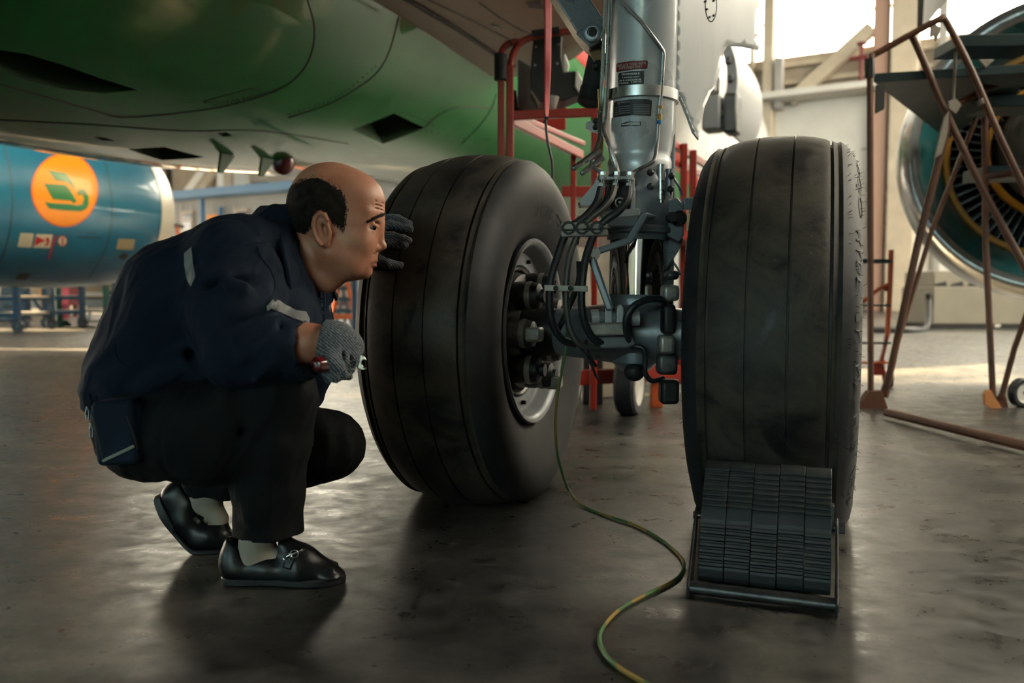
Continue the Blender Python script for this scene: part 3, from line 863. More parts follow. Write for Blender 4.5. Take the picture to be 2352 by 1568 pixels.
mb = MB(); mb.lathe(e2, FD, [(0.3, 0.44), (-0.2, 0.46), (-0.9, 0.42), (-1.7, 0.36), (-2.3, 0.2)], 48); mb.build('core_casing', MAT['steel_dark'], en2)
mb = MB(); mb.lathe(e2, FD, [(-0.08, 0.5), (-0.16, 0.53), (-0.3, 0.53), (-0.36, 0.5)], 48, caps=False); mb.build('yellow_band', MAT['yellow_ring'], en2)
# raised cowl door hinged above
def cowl(a0, a1, s0, s1, r, off):
    mb = MB(); n = 14; vs = []; fs = []
    for s in (s0, s1):
        for rr in (r, r - 0.05):
            for i in range(n + 1):
                a = a0 + (a1 - a0) * i / n
                vs.append(e2 + FD * s + Vector((0, 0, math.cos(a) * rr)) + RD * math.sin(a) * rr + off)
    k = n + 1
    for i in range(n):
        fs += [(i, i + 1, 2 * k + i + 1, 2 * k + i), (k + i, 3 * k + i, 3 * k + i + 1, k + i + 1), (i, k + i, k + i + 1, i + 1), (2 * k + i, 2 * k + i + 1, 3 * k + i + 1, 3 * k + i)]
    fs += [(0, 2 * k, 3 * k, k), (n, k + n, 3 * k + n, 2 * k + n)]
    return mb.add(vs, fs)
cowl(-1.05, 0.2, -1.5, 0.4, 1.12, Vector((0, 0, 0.62)) - RD * 0.05).build('cowl_door', MAT['black'], en2, smooth=50)
mb = MB()
for i in range(15):
    a = -1.05 + 1.25 * i / 14
    mb.v.append(tuple(e2 + FD * -1.5 + Vector((0, 0, math.cos(a) * 1.1)) + RD * math.sin(a) * 1.1 + Vector((0, 0, 0.62)) - RD * 0.05))
MB().tube(mb.v, 0.035, 8).build('cowl_edge', MAT['silver_skin'], en2)

# open cargo door on the far forward fuselage
cd = MB(); P = []
n = 12
oc = fp(8.2, 2.75, 0)
for s in (-0.9, 0.9):
    for i in range(n + 1):
        a = -0.55 + 1.35 * i / n; r = 1.0
        for rr in (r, r - 0.12):
            cd.v.append(tuple(oc + FD * s + RD * (math.cos(a) * rr - 1.0) + Vector((0, 0, 3.12 + math.sin(a) * rr))))
for i in range(n):
    b0 = i * 2; m = (n + 1) * 2
    cd.f += [(b0, b0 + 2, m + b0 + 2, m + b0), (b0 + 1, m + b0 + 1, m + b0 + 3, b0 + 3), (b0, b0 + 1, b0 + 3, b0 + 2), (m + b0, m + b0 + 2, m + b0 + 3, m + b0 + 1)]
cd.f += [(0, m, m + 1, 1), (m - 2, m - 1, 2 * m - 1, 2 * m - 2)]
MAT['door_grey'] = M('door_grey', (0.16, 0.165, 0.175), 0.45, metal=0.3)
cdo = cd.build('cargo_door', MAT['door_grey'], plane, smooth=40)
for i in range(1, 12, 2):
    a = -0.55 + 1.35 * i / n
    c = oc + RD * (math.cos(a) * .92 - 1.0) + Vector((0, 0, 3.12 + math.sin(a) * .92)) - FD * 0.92
    mb = MB(); mb.box(c, (0.06, 0.07, 0.08), frame(FD)); mb.build('latch', MAT['steel_dark'], cdo, bevel=0.01)

for (dl, z0, z1, w, m_) in ((-.34, 3.0, 3.4, .2, 'white_paint'), (-.28, 2.55, 2.95, .22, 'door_grey'), (-.06, 2.5, 2.95, .16, 'steel_dark')):
    mb = MB(); mb.box(oc + RD * dl + Vector((0, 0, (z0 + z1) / 2)) - FD * .85, (.3, w, z1 - z0), frame(FD)); mb.build('door_actuator', MAT[m_], cdo, bevel=.03)
# ------------------------------------------------------------------ main landing gear
GA = 0.351
AX = Vector((math.cos(GA), -math.sin(GA), 0)); GF = Vector((math.sin(GA), math.cos(GA), 0))      # axle to the right, rolling direction
GC = Vector((0.355, 2.613, 0)); AXH = 0.545; HD = 0.470
UP = Vector((0, 0, 1))
def rubber_mat(name, dust):
    m = bpy.data.materials.new(name); m.use_nodes = True
    nt = m.node_tree; N = nt.nodes; L = nt.links; b = N['Principled BSDF']
    tc = N.new('ShaderNodeTexCoord')
    n = N.new('ShaderNodeTexNoise'); n.inputs['Scale'].default_value = 7; n.inputs['Detail'].default_value = 9; n.inputs['Roughness'].default_value = 0.68; n.inputs['Distortion'].default_value = 0.8
    L.new(tc.outputs['Object'], n.inputs['Vector'])
    r = N.new('ShaderNodeValToRGB'); e = r.color_ramp.elements
    e[0].position = 0.38; e[0].color = (0.010, 0.011, 0.012, 1); e[1].position = 0.66; e[1].color = (*dust, 1)
    x = e.new(0.5); x.color = tuple(0.55 * d + 0.004 for d in dust) + (1,)
    L.new(n.outputs['Fac'], r.inputs['Fac'])
    v = N.new('ShaderNodeTexVoronoi'); v.inputs['Scale'].default_value = 26; L.new(tc.outputs['Object'], v.inputs['Vector'])
    r3 = N.new('ShaderNodeValToRGB'); r3.color_ramp.elements[0].position = 0.03; r3.color_ramp.elements[0].color = (0.11, 0.1, 0.08, 1)
    r3.color_ramp.elements[1].position = 0.055; r3.color_ramp.elements[1].color = (0, 0, 0, 1)
    L.new(v.outputs['Distance'], r3.inputs['Fac'])
    n3 = N.new('ShaderNodeTexNoise'); n3.inputs['Scale'].default_value = 5; L.new(tc.outputs['Object'], n3.inputs['Vector'])
    r4 = N.new('ShaderNodeValToRGB'); r4.color_ramp.elements[0].position = 0.56; r4.color_ramp.elements[1].position = 0.62; L.new(n3.outputs['Fac'], r4.inputs['Fac'])
    m2 = N.new('ShaderNodeMix'); m2.data_type = 'RGBA'; m2.blend_type = 'MULTIPLY'; m2.inputs[0].default_value = 1; L.new(r3.outputs['Color'], m2.inputs[6]); L.new(r4.outputs['Color'], m2.inputs[7])
    m3 = N.new('ShaderNodeMix'); m3.data_type = 'RGBA'; m3.blend_type = 'ADD'; m3.inputs[0].default_value = 1; L.new(r.outputs['Color'], m3.inputs[6]); L.new(m2.outputs[2], m3.inputs[7])
    L.new(m3.outputs[2], b.inputs['Base Color']); b.inputs['Specular IOR Level'].default_value = .35
    mr = N.new('ShaderNodeMapRange'); mr.inputs['From Min'].default_value = 0.35; mr.inputs['From Max'].default_value = 0.65; mr.inputs['To Min'].default_value = 0.42; mr.inputs['To Max'].default_value = 0.72
    L.new(n.outputs['Fac'], mr.inputs['Value']); L.new(mr.outputs['Result'], b.inputs['Roughness'])
    n2 = N.new('ShaderNodeTexNoise'); n2.inputs['Scale'].default_value = 120; n2.inputs['Detail'].default_value = 5; L.new(tc.outputs['Object'], n2.inputs['Vector'])
    bp = N.new('ShaderNodeBump'); bp.inputs['Strength'].default_value = 0.3; bp.inputs['Distance'].default_value = 0.002
    L.new(n2.outputs['Fac'], bp.inputs['Height']); L.new(bp.outputs['Normal'], b.inputs['Normal'])
    return m
MAT['tread'] = rubber_mat('worn_tread_rubber', (0.078, 0.066, 0.051))
MAT['sidewall'] = M('sidewall_rubber', (0.012, 0.0135, 0.016), 0.6, spec=.3, col2=(0.032, 0.034, 0.037), vscale=5, bump=0.1, bscale=90, bdist=0.002)
MAT['rim_grey'] = M('rim_grey', (0.27, 0.29, 0.31), 0.38, metal=0.35, col2=(0.2, 0.21, 0.225), vscale=9, rvar=0.1)
MAT['strut_grey'] = M('strut_grey', (0.56, 0.59, 0.62), 0.3, metal=0.2, col2=(0.5, 0.53, 0.56), vscale=5, coat=0.3, rvar=0.08)
MAT['strut_dark'] = M('strut_dark_grey', (0.24, 0.265, 0.3), 0.33, metal=0.25, col2=(0.18, 0.2, 0.225), vscale=8, rvar=0.1)
MAT['chrome'] = M('chrome', (0.75, 0.75, 0.74), 0.06, metal=1.0)
MAT['brushed'] = M('brushed_steel', (0.42, 0.42, 0.42), 0.3, metal=0.9, rvar=0.12)
MAT['hose'] = M('rubber_hose', (0.018, 0.02, 0.024), 0.45, col2=(0.035, 0.037, 0.04), vscale=40)
MAT['braid'] = M('braided_hose', (0.13, 0.125, 0.115), 0.45, metal=0.5, bump=0.6, bscale=400, bdist=0.002)
MAT['brake'] = M('brake_metal', (0.2, 0.195, 0.19), 0.5, metal=0.6, col2=(0.05, 0.05, 0.052), vscale=14)
MAT['brake_dark'] = M('brake_dark', (0.018, 0.019, 0.021), 0.5, metal=0.3, col2=(0.03, 0.03, 0.03))
MAT['worn_alu'] = M('worn_aluminium', (0.42, 0.4, 0.37), 0.45, metal=0.45, col2=(0.28, 0.265, 0.25), vscale=20)
MAT['white_door'] = M('silver_white_door', (0.62, 0.63, 0.65), 0.26, metal=0.15, coat=0.5, col2=(0.58, 0.58, 0.6), vscale=3, stretch=(6, 6, 0.6))

# tire profile (axial, radius); grooves cut in
def tire_profile(deep=0.0):
    base = [(-.130, .285), (-.155, .303), (-.178, .338), (-.2, .385), (-.2135, .44), (-.212, .485), (-.2, .522), (-.183, .546), (-.165, .5595)]
    crown = []
    grooves = [-.142, -.048, .046, .14]
    a = -.155
    pts = []
    def rr(a): return .5845 - .055 * abs(a / .2) ** 2.6
    for x in np.linspace(-.155, .155, 36):
        if all(abs(x - g) > .0075 for g in grooves): pts.append((float(x), rr(x)))
    for i, g in enumerate(grooves):
        d = .011 if i == 3 else .0085 if i == 0 else .0065; w = .0042 if i == 3 else .003
        pts += [(g - w, rr(g)), (g - w * .8, rr(g) - d), (g + w * .8, rr(g) - d), (g + w, rr(g))]
    pts.sort()
    return base + pts + [(-x, r) for x, r in base[::-1]]
def flat(v, c):
    """load flattening at the ground contact"""
    v = np.array(v)
    ax = np.array(AX); rel = v - np.array(c); a = rel @ ax
    q = np.clip((0.15 - v[:, 2]) / 0.17, 0, 1) ** 1.5
    v = v + np.outer(np.sign(a) * (np.abs(a) / .21) ** 2 * q * 0.022, ax)
    v[:, 2] = np.maximum(v[:, 2], 0.001)
    return [tuple(p) for p in v]
def wheel(sgn):
    c = GC + AX * (HD * sgn) + UP * AXH
    root = bpy.data.objects.new('wheel', None); COL.objects.link(root); root.location = Vector((c.x, c.y, 0)); attach(root, plane)
    prof = tire_profile(); split = 9
    mb = MB(); mb.lathe(c, AX, prof[split - 1:-split + 1], 160, caps=False); mb.v = flat(mb.v, c); tr = mb.build('tread', MAT['tread'], root, smooth=25)
    walls = []
    for pr in (prof[:split], prof[-split:]):
        mb = MB(); mb.lathe(c, AX, pr, 160, caps=False); mb.v = flat(mb.v, c); walls.append(mb.build('sidewall', MAT['sidewall'], root, smooth=50))
    for s in (-1, 1):
        mb = MB(); mb.lathe(c, AX, [(s * a, r) for a, r in ((.128, .284), (.16, .304), (.176, .308), (.183, .303), (.18, .292), (.165, .28), (.135, .27), (.125, .262), (.122, .222), (.112, .215), (.02, .212))], 96, caps=False)
        mb.build('rim', MAT['rim_grey'], root, smooth=40)
    for k in range(9):
        a = 2 * math.pi * (k + .4) / 9; u = UP * math.cos(a) + GF * math.sin(a)
        for s in (-1, 1):
            if s * sgn > 0 and sgn > 0: continue
            mb = MB(); p = c + AX * (.1225 * s) + u * .243; mb.cyl(p, p + AX * (.014 * s), .0075, .006, 10); mb.build('rim_bolt', MAT['brake_dark'], root)
    mb = MB(); mb.lathe(c, AX, [(-.02, .214), (-.02, .05), (.02, .05), (.02, .214)], 64, caps=False); mb.build('wheel_disc', MAT['brake_dark'], root)
    return root, c, walls, tr
whl, cl, wall_l, tread_l = wheel(-1)
whr, cr, wall_r, tread_r = wheel(1)
# heat shield ring and raised lettering on the sidewalls
def wall_letters(s, c, side, r0, h, a_mid, span, bvh, parent, flip=False):
    n = len(s)
    for i, ch in enumerate(s):
        if ch == ' ': continue
        A, fs = text_faces(ch); mb = MB(); w = (0.35 if ch == 'I' else 0.8)
        for x, y in A:
            t = (i + .5 + (x - .5) * w) / n - .5
            a = a_mid + t * span * (-1 if flip else 1)
            u = UP * math.cos(a) + GF * math.sin(a) * side
            p, nn, _, d = bvh.ray_cast(c + u * (r0 + (y - .5) * h) + AX * (side * .4), -AX * side)
            mb.v.append(tuple(p + AX * (side * .0025)) if p else tuple(c))
        mb.f = fs; mb.build('tire_letter', MAT['sidewall'], parent, smooth=0, fix=False)
BL = bvh_of(wall_l[1]); BR = bvh_of(wall_r[1])
wall_letters('AIRCRAFT RADIAL', cl, 1, .40, .045, 0.35, 1.25, BL, whl, True)
wall_letters('MADE IN NETHERLANDS', cr, 1, .515, .032, -1.75, 1.5, BR, whr, True)
wall_letters('R', cr, 1, .51, .034, -0.72, .07, BR, whr, True)
for k, a in enumerate((-1.28, -1.08, -.9)):          # raised rounded plates on the right sidewall
    mb = MB(); P = []
    for i in range(17):
        t = 2 * math.pi * i / 16
        aa = a + .07 * math.cos(t) * .95; r = .505 + .014 * math.sin(t)
        u = UP * math.cos(aa + .45) + GF * math.sin(aa + .45)
        p, n, _, _ = BR.ray_cast(cr + u * r + AX * .4, -AX); P.append(p)
    mb.tube(P, .002, 5); mb.build('moulded_mark', MAT['sidewall'], whr)
# rubber vent hairs
hb = MB()
rnd = random.Random(3)
for i in range(170):
    a = rnd.uniform(-2.6, .5); r = rnd.choice((.47, .505, .53, .549))
    u = UP * math.cos(a) + GF * math.sin(a)
    for side in ((1,) if i % 4 else (-1,)):
        pr = {.47: .2135, .505: .2055, .53: .1945, .549: .178}[r]
        p = cr + u * r + AX * pr * side
        if p.z < .05: continue
        q = p + (AX * side * .8 + u * .5 + Vector((rnd.uniform(-.4, .4), rnd.uniform(-.4, .4), rnd.uniform(-.6, .3)))).normalized() * rnd.uniform(.006, .012)
        hb.cyl(p, q, .0007, .0004, 4)
tag(hb.build('vent_hairs', MAT['sidewall'], whr, fix=False), kind='stuff')

# brakes
def brake(sgn, c):
    s = -sgn                                          # facing the strut
    root = bpy.data.objects.new('brake_unit', None); COL.objects.link(root); root.location = c; attach(root, plane)
    mb = MB(); mb.lathe(c, AX, [(s * a, r) for a, r in ((.0, .2), (.1, .2), (.135, .19), (.145, .17), (.15, .1), (.2, .085), (.26, .075))], 64); mb.build('housing', MAT['brake_dark'], root)
    mb = MB(); mb.lathe(c, AX, [(s * a, r) for a, r in ((.118, .205), (.124, .212), (.118, .214))], 64, caps=False); mb.build('heat_shield', MAT['worn_alu'], root)
    for k in range(7):
        a = 2 * math.pi * (k + .25) / 7; u = UP * math.cos(a) + GF * math.sin(a)
        p = c + u * .152 + AX * (s * .13)
        mb = MB(); mb.lathe(p, AX * s, [(0, .045), (.03, .047), (.05, .043), (.075, .043), (.09, .04), (.098, .022), (.11, .02)], 24)
        pis = mb.build('brake_piston', MAT['brake'] if k % 2 else MAT['brake_dark'], root)
        mb = MB(); mb.lathe(p, AX * s, [(.052, .0465), (.06, .0475), (.07, .0465)], 24, caps=False); mb.build('piston_ring', MAT['worn_alu'], pis)
        if k % 2: mb = MB(); mb.box(p + AX * s * .1 + u * .02, (.05, .045, .05), frame(AX, u)); mb.build('port_block', MAT['worn_alu'], pis, bevel=.008)
    for k in range(5):
        a = 2 * math.pi * k / 5; u = UP * math.cos(a) + GF * math.sin(a)
        p = c + u * .195 + AX * s * .09; mb = MB(); mb.box(p, (.04, .012, .03), frame(AX, u)); mb.build('drive_key', MAT['brake_dark'], root, bevel=.003)
brake(-1, cl); brake(1, cr)

# strut
SX = Vector((0.388, 2.605, 0)); LEAN = Vector((0.014, 0, 1))
def sp(z, dx=0, dy=0): return SX + LEAN * z + Vector((dx, dy, 0))
def zpx(y, Y=2.6): return at(1455, y, Y).z
strut = bpy.data.objects.new('landing_gear_strut', None); COL.objects.link(strut); strut.location = sp(0.5); attach(strut, plane)
def lz(name, rows, mat, n=48, dx=0.0, dy=0.0, smooth=35):
    mb = MB(); mb.lathe(sp(0, dx, dy), LEAN, [(zpx(y) if y > -200 else 2.6, r) for y, r in rows], n); return mb.build(name, mat, strut, smooth=smooth)
outer = lz('outer_cylinder', [(-999, .108), (306, .108), (312, .104), (345, .1), (352, .097), (362, .095), (372, .1), (395, .1), (402, .098)], MAT['strut_grey'])
band = lz('clamp_band', [(239, .110), (237, .117), (214, .117), (212, .110)], MAT['brushed'])
coll = lz('lower_collar', [(395, .095), (410, .102), (418, .106), (520, .106), (526, .112), (536, .112), (540, .098), (552, .096)], MAT['strut_dark'])
piston = lz('chrome_piston', [(540, .088), (690, .088)], MAT['chrome'], 64)
base = lz('axle_casting', [(676, .094), (684, .1), (700, .1), (716, .082), (745, .075), (790, .085), (830, .078), (850, .045), (862, .02)], MAT['strut_dark'])
mb = MB(); mb.lathe(cl, AX, [(.1, .07), (.22, .072), (.34, .085), (.47, .1), (.62, .085), (.74, .07), (.84, .066)], 32); mb.build('axle', MAT['strut_dark'], strut)
# flat spine and lugs behind
mb = MB(); mb.box(sp(1.22, .09, .06), (.05, .1, 1.2)); mb.build('spine', MAT['strut_dark'], strut, bevel=.01)
def pt(x, y, d=0.0): return at(x, y, 2.6 - .11 + d)        # on the camera side of the strut, d = deeper
# pipes
def pipe(name, pts, r, mat, parent=strut, k=6): return MB().tube([pt(*p) for p in pts], r, 10, k).build(name, mat, parent)
pipe('hydraulic_pipe', [(1402, -40, .03), (1398, 80, .03), (1393, 200, .03), (1388, 280, .03), (1386, 300, .02), (1396, 330, .0), (1404, 350, -.01), (1416, 385, -.02), (1418, 404, -.03)], .0075, MAT['brushed'])
pipe('hydraulic_pipe', [(1391, -40, .05), (1386, 100, .05), (1380, 230, .05), (1377, 280, .04), (1376, 320, .02), (1362, 360, .0), (1360, 378, -.01), (1385, 398, -.03)], .006, MAT['brushed'])
pipe('hydraulic_pipe', [(1418, -10, .0), (1440, 16, .0), (1475, 52, -.002), (1500, 85, .0), (1518, 110, .008), (1524, 124, .012), (1522, 160, .012), (1519, 205, .012), (1514, 260, .014), (1512, 290, .014), (1509, 330, .012), (1504, 362, .0), (1496, 374, -.01), (1462, 392, -.02), (1450, 404, -.03)], .0062, MAT['brushed'])
for (y0, y1, m_) in ((243, 249, 'yellow_ring'), (262, 275, 'yellow_ring'), (277, 285, 'blue_tape')):
    if m_ == 'blue_tape': MAT[m_] = M('blue_tape', (0.02, 0.22, 0.5), .4)
    x0 = 1517 - (y0 - 240) * .08
    MB().cyl(pt(x0, y0, .013), pt(x0 - .5, y1, .014), .0078, n=12).build('tape_band', MAT[m_], strut)
pipe('hydraulic_pipe', [(1378, 205, .07), (1381, 300, .07), (1378, 360, .05), (1372, 392, .02)], .008, MAT['yellow_ring'] if False else M('amber_pipe', (.3, .2, .07), .4, metal=.5))
# silver spring pins sticking out left
for (a, b) in (((1378, 346, .0), (1318, 386, -.02)), ((1384, 362, .0), (1338, 397, -.02))):
    mb = MB(); p = pt(*a); q = pt(*b); mb.cyl(p, q, .011, .008, 12); mb.cyl(q, q + (q - p).normalized() * .006, .009, .005, 12); mb.build('spring_pin', MAT['brushed'], strut)
# small plate with two knobs on the left
mb = MB(); mb.prism([pt(1346, 281, .08), pt(1356, 278, .08), pt(1376, 272, .08), pt(1376, 306, .08), pt(1362, 302, .08), pt(1346, 296, .08)], (0, .012, 0)); lp = mb.build('lug_plate', MAT['strut_grey'], strut, smooth=0)
for y in (278, 292):
    mb = MB(); p = pt(1367, y, .08); mb.cyl(p, p - Vector((0, .02, 0)), .009, .007, 14); mb.build('bolt_head', MAT['brake_dark'], lp)
# fitting bracket with three unions
mb = MB(); mb.prism([pt(1372, 405, -.05), pt(1456, 404, -.05), pt(1458, 412, -.05), pt(1374, 414, -.05)], (0, .1, 0)); br = mb.build('hose_bracket', MAT['strut_grey'], strut, smooth=0, bevel=.003)
mb = MB(); mb.prism([pt(1374, 410, -.045), pt(1384, 412, -.045), pt(1378, 448, -.045), pt(1356, 470, -.045), pt(1332, 470, -.045), pt(1335, 456, -.045)], (.01, .07, 0)); mb.build('gusset', MAT['strut_grey'], br, smooth=0, bevel=.002)
mb = MB(); mb.prism([pt(1446, 412, -.045), pt(1458, 408, -.045), pt(1458, 440, -.045), pt(1450, 462, -.045)], (.008, .07, 0)); mb.build('gusset', MAT['strut_grey'], br, smooth=0, bevel=.002)
mb = MB(); mb.prism([pt(1330, 462, -.05), pt(1376, 458, -.05), pt(1372, 472, -.05), pt(1334, 474, -.05)], (0, .06, 0)); mb.build('gusset', MAT['strut_grey'], br, smooth=0, bevel=.002)
for x in (1384, 1416, 1447):
    p = pt(x, 404, -.05); q = pt(x - 4, 432, -.055)
    mb = MB(); mb.cyl(p, p.lerp(q, .35), .0125, n=6); mb.cyl(p.lerp(q, .3), p.lerp(q, .7), .009, n=12); mb.cyl(p.lerp(q, .65), q, .0115, n=6); mb.build('hose_union', MAT['brushed'], br)
    mb = MB(); mb.cyl(p + UP * .012, p, .01, n=6); mb.build('union_nut', MAT['brushed'], br)
# hoses from the unions through the block, down to the brakes
H = [([(1380, 432, -.06), (1372, 462, -.08), (1352, 490, -.09), (1330, 508, -.09), (1312, 520, -.085), (1296, 545, -.08), (1280, 590, -.09), (1266, 640, -.1), (1262, 690, -.1), (1268, 740, -.09), (1290, 778, -.07), (1320, 790, -.03)], 'hose'),
     ([(1412, 430, -.06), (1404, 455, -.09), (1385, 478, -.1), (1358, 500, -.1), (1340, 520, -.095), (1322, 550, -.09), (1308, 590, -.1), (1301, 640, -.1), (1300, 690, -.1), (1308, 750, -.09), (1330, 790, -.08), (1375, 800, -.06), (1395, 790, -.03)], 'braid'),
     ([(1444, 432, -.06), (1440, 460, -.09), (1420, 485, -.1), (1395, 503, -.1), (1378, 520, -.095), (1362, 545, -.09), (1346, 590, -.1), (1338, 640, -.11), (1336, 700, -.11), (1346, 750, -.1), (1368, 782, -.08), (1400, 786, -.06)], 'hose')]
for pts, m_ in H: pipe('brake_hose', pts, .0115 if m_ == 'hose' else .0095, MAT[m_])
pipe('brake_hose', [(1398, 430, -.05), (1392, 460, -.06), (1372, 486, -.07), (1345, 506, -.075), (1330, 522, -.07), (1322, 560, -.05)], .009, MAT['hose'])
for pts in ([(1330, 600, -.02), (1328, 650, -.02), (1300, 720, -.02), (1275, 770, .0)],):
    pipe('brake_hose', pts, .009, MAT['hose'])
# clamp block: two halves with three bores
def blk(y0, y1, name):
    mb = MB(); mb.prism([pt(1288, y0 + 4, -.105), pt(1396, y0, -.105), pt(1398, y1, -.105), pt(1290, y1 + 3, -.105)], (0, .045, 0)); return mb.build(name, MAT['worn_alu'], strut, smooth=0, bevel=.004)
b1 = blk(508, 525, 'hose_clamp_block'); b2 = blk(526, 541, 'hose_clamp_block')
for x in (1306, 1337, 1371):
    p = pt(x, 523, -.107); mb = MB(); mb.lathe(p, (0, -1, 0), [(-.006, .02), (.003, .02), (.003, .0135), (-.006, .0135)], 24, caps=False); mb.build('bore_ring', MAT['brake_dark'], b1)
# lower clamp strip
mb = MB(); mb.prism([pt(1250, 654, -.118), pt(1350, 656, -.125), pt(1350, 670, -.125), pt(1250, 668, -.118)], (0, .012, 0)); ls = mb.build('hose_clamp_strip', MAT['worn_alu'], strut, smooth=0, bevel=.002)
for x in (1276, 1310):
    p = pt(x, 662, -.12); mb = MB(); mb.cyl(p, p - Vector((0, .012, 0)), .008, n=6); mb.build('clamp_bolt', MAT['brake_dark'], ls)
# torque link / bent arm in front of the piston
mb = MB()
for (a, b, c_, d_) in (((1470, 488), (1492, 486), (1452, 552), (1444, 560)),): pass
P = [(1474, 488), (1492, 484), (1487, 500), (1452, 558), (1376, 584), (1374, 568), (1440, 545), (1468, 500)]
mb.prism([pt(x, y, -.06) for x, y in P], (0, .022, 0)); arm = mb.build('bent_arm', MAT['strut_dark'], strut, smooth=0, bevel=.004)
mb = MB(); p = pt(1492, 492, -.06); mb.cyl(p - Vector((.012, 0, .004)), p + Vector((.018, 0, -.006)), .012, .002, 10); mb.build('arm_pin', MAT['strut_dark'], arm)
mb = MB(); mb.prism([pt(1378, 482, -.02), pt(1470, 478, -.02), pt(1472, 496, -.02), pt(1400, 504, -.02), pt(1380, 500, -.02)], (0, .06, 0)); mb.build('clevis_shelf', MAT['strut_grey'], strut, smooth=0, bevel=.005)
mb = MB(); mb.prism([pt(1398, 498, -.03), pt(1466, 494, -.03), pt(1468, 520, -.03), pt(1400, 522, -.03)], (0, .06, 0)); mb.build('clevis_shelf', MAT['strut_dark'], strut, smooth=0, bevel=.005)
# round port with ring under the bracket
p = pt(1423, 465, -.03); mb = MB(); mb.cyl(p + Vector((0, .06, 0)), p, .026, n=28); prt = mb.build('port', MAT['brake_dark'], strut)
mb = MB(); mb.lathe(p, (0, -1, 0), [(-.001, .016), (.006, .015), (.006, .011), (-.001, .011)], 24, caps=False); mb.build('port_ring', MAT['brushed'], prt)
mb = MB(); mb.cyl(p, p - Vector((0, .01, 0)), .004, n=10); mb.build('port_stem', MAT['brushed'], prt)
for x in (1404, 1452): MB().cyl(pt(x, 432, .0), pt(x, 482, .0), .010, n=16).build('stud', MAT['strut_grey'], strut)
# lower clevis with lugs and the short link down to it
for x in (1398, 1425):
    mb = MB(); mb.prism([pt(x - 8, 705, -.07), pt(x, 698, -.07), pt(x + 8, 705, -.07), pt(x + 9, 745, -.07), pt(x - 9, 745, -.07)], (0, .05, 0)); mb.build('clevis_lug', MAT['strut_grey'], strut, smooth=0, bevel=.004)
mb = MB(); mb.cyl(pt(1362, 730, -.05), pt(1464, 728, -.05), .019, n=20); cp = mb.build('clevis_pin', MAT['strut_dark'], strut)
for x in (1366, 1458):
    mb = MB(); mb.cyl(pt(x - 9, 730, -.05), pt(x + 9, 729, -.05), .025, n=20); mb.build('clevis_boss', MAT['strut_grey'], strut)
mb = MB(); mb.prism([pt(1352, 742, -.08), pt(1436, 740, -.08), pt(1440, 770, -.08), pt(1354, 772, -.08)], (0, .1, 0)); mb.build('clevis_base', MAT['worn_alu'], strut, smooth=0, bevel=.006)
mb = MB(); mb.prism([pt(1370, 775, -.08), pt(1452, 772, -.08), pt(1462, 790, -.08), pt(1440, 800, -.08), pt(1380, 800, -.08)], (0, .06, 0)); mb.build('junction_block', MAT['strut_dark'], strut, smooth=0, bevel=.006)
mb = MB(); mb.beam(pt(1358, 590, -.06), pt(1402, 712, -.075), .022, .022); mb.build('short_link', MAT['strut_dark'], strut, smooth=0, bevel=.005)
p = pt(1362, 582, -.07); mb = MB(); mb.cyl(p, p + Vector((0, .05, 0)), .022, n=20); mb.cyl(p - Vector((0, .012, 0)), p, .012, n=6); mb.build('link_pivot', MAT['brushed'], strut)
# hose to the right brake
pipe('brake_hose', [(1444, 785, -.07), (1438, 750, -.09), (1442, 722, -.1), (1460, 700, -.1), (1486, 688, -.09), (1512, 686, -.07), (1526, 692, -.04)], .011, MAT['hose'])
pipe('brake_hose', [(1452, 795, -.05), (1476, 800, -.06), (1482, 826, -.06), (1482, 856, -.06), (1496, 874, -.05), (1512, 872, -.02), (1522, 868, .0)], .008, MAT['hose'])
pipe('sensor_wire', [(1330, 795, -.05), (1355, 830, -.05), (1368, 862, -.04), (1376, 870, -.04)], .004, MAT['hose'])
pipe('sensor_wire', [(1346, 780, -.07), (1352, 812, -.06), (1368, 840, -.03)], .005, MAT['hose'])
mb = MB(); mb.ball(sp(zpx(850), -.01, -.06), .03, 14, 10, (1.1, 1, 1)); mb.build('jacking_dome', MAT['brake_dark'], strut)
# right side: actuator, lug, rear link
for (x, y0, y1, r) in ((1498, 385, 432, .01), (1518, 378, 458, .014), (1538, 388, 440, .012)):
    mb = MB(); mb.cyl(pt(x, y0, .03), pt(x, y1, .03), r, n=16); mb.cyl(pt(x, y1, .03), pt(x, y1 + 8, .03), r * .6, n=8); mb.build('valve_body', MAT['brushed'] if x == 1518 else MAT['strut_dark'], strut)
for (x, y) in ((1494, 396), (1494, 428), (1542, 404), (1540, 434)):
    mb = MB(); p = pt(x, y, .0); mb.ball(p, .011, 10, 6); mb.build('knob', MAT['brake_dark'], strut)
mb = MB(); mb.prism([pt(1530, 462, .05), pt(1556, 452, .05), pt(1570, 470, .05), pt(1572, 540, .05), pt(1560, 556, .05), pt(1532, 540, .05)], (0, .05, 0)); lg = mb.build('side_lug', MAT['strut_dark'], strut, smooth=0, bevel=.006)
p = pt(1558, 502, .05); mb = MB(); mb.lathe(p, (0.15, -1, 0), [(0, .024), (.012, .024), (.012, .016), (0, .016)], 24, caps=False); mb.cyl(p, p - Vector((0, .004, 0)), .016, n=24); mb.build('bushing', MAT['brake_dark'], lg)
mb = MB(); p = pt(1540, 500, .04); mb.cyl(p, p + Vector((.0, -.03, 0)), .016, n=12); mb.build('side_bolt', MAT['brake_dark'], strut)
mb = MB(); mb.prism([pt(1523, 545, .1), pt(1572, 545, .1), pt(1562, 572, .1), pt(1520, 640, .1), pt(1514, 600, .1)], (0, .05, 0)); mb.build('rear_torque_link', MAT['strut_dark'], strut, smooth=0, bevel=.006)
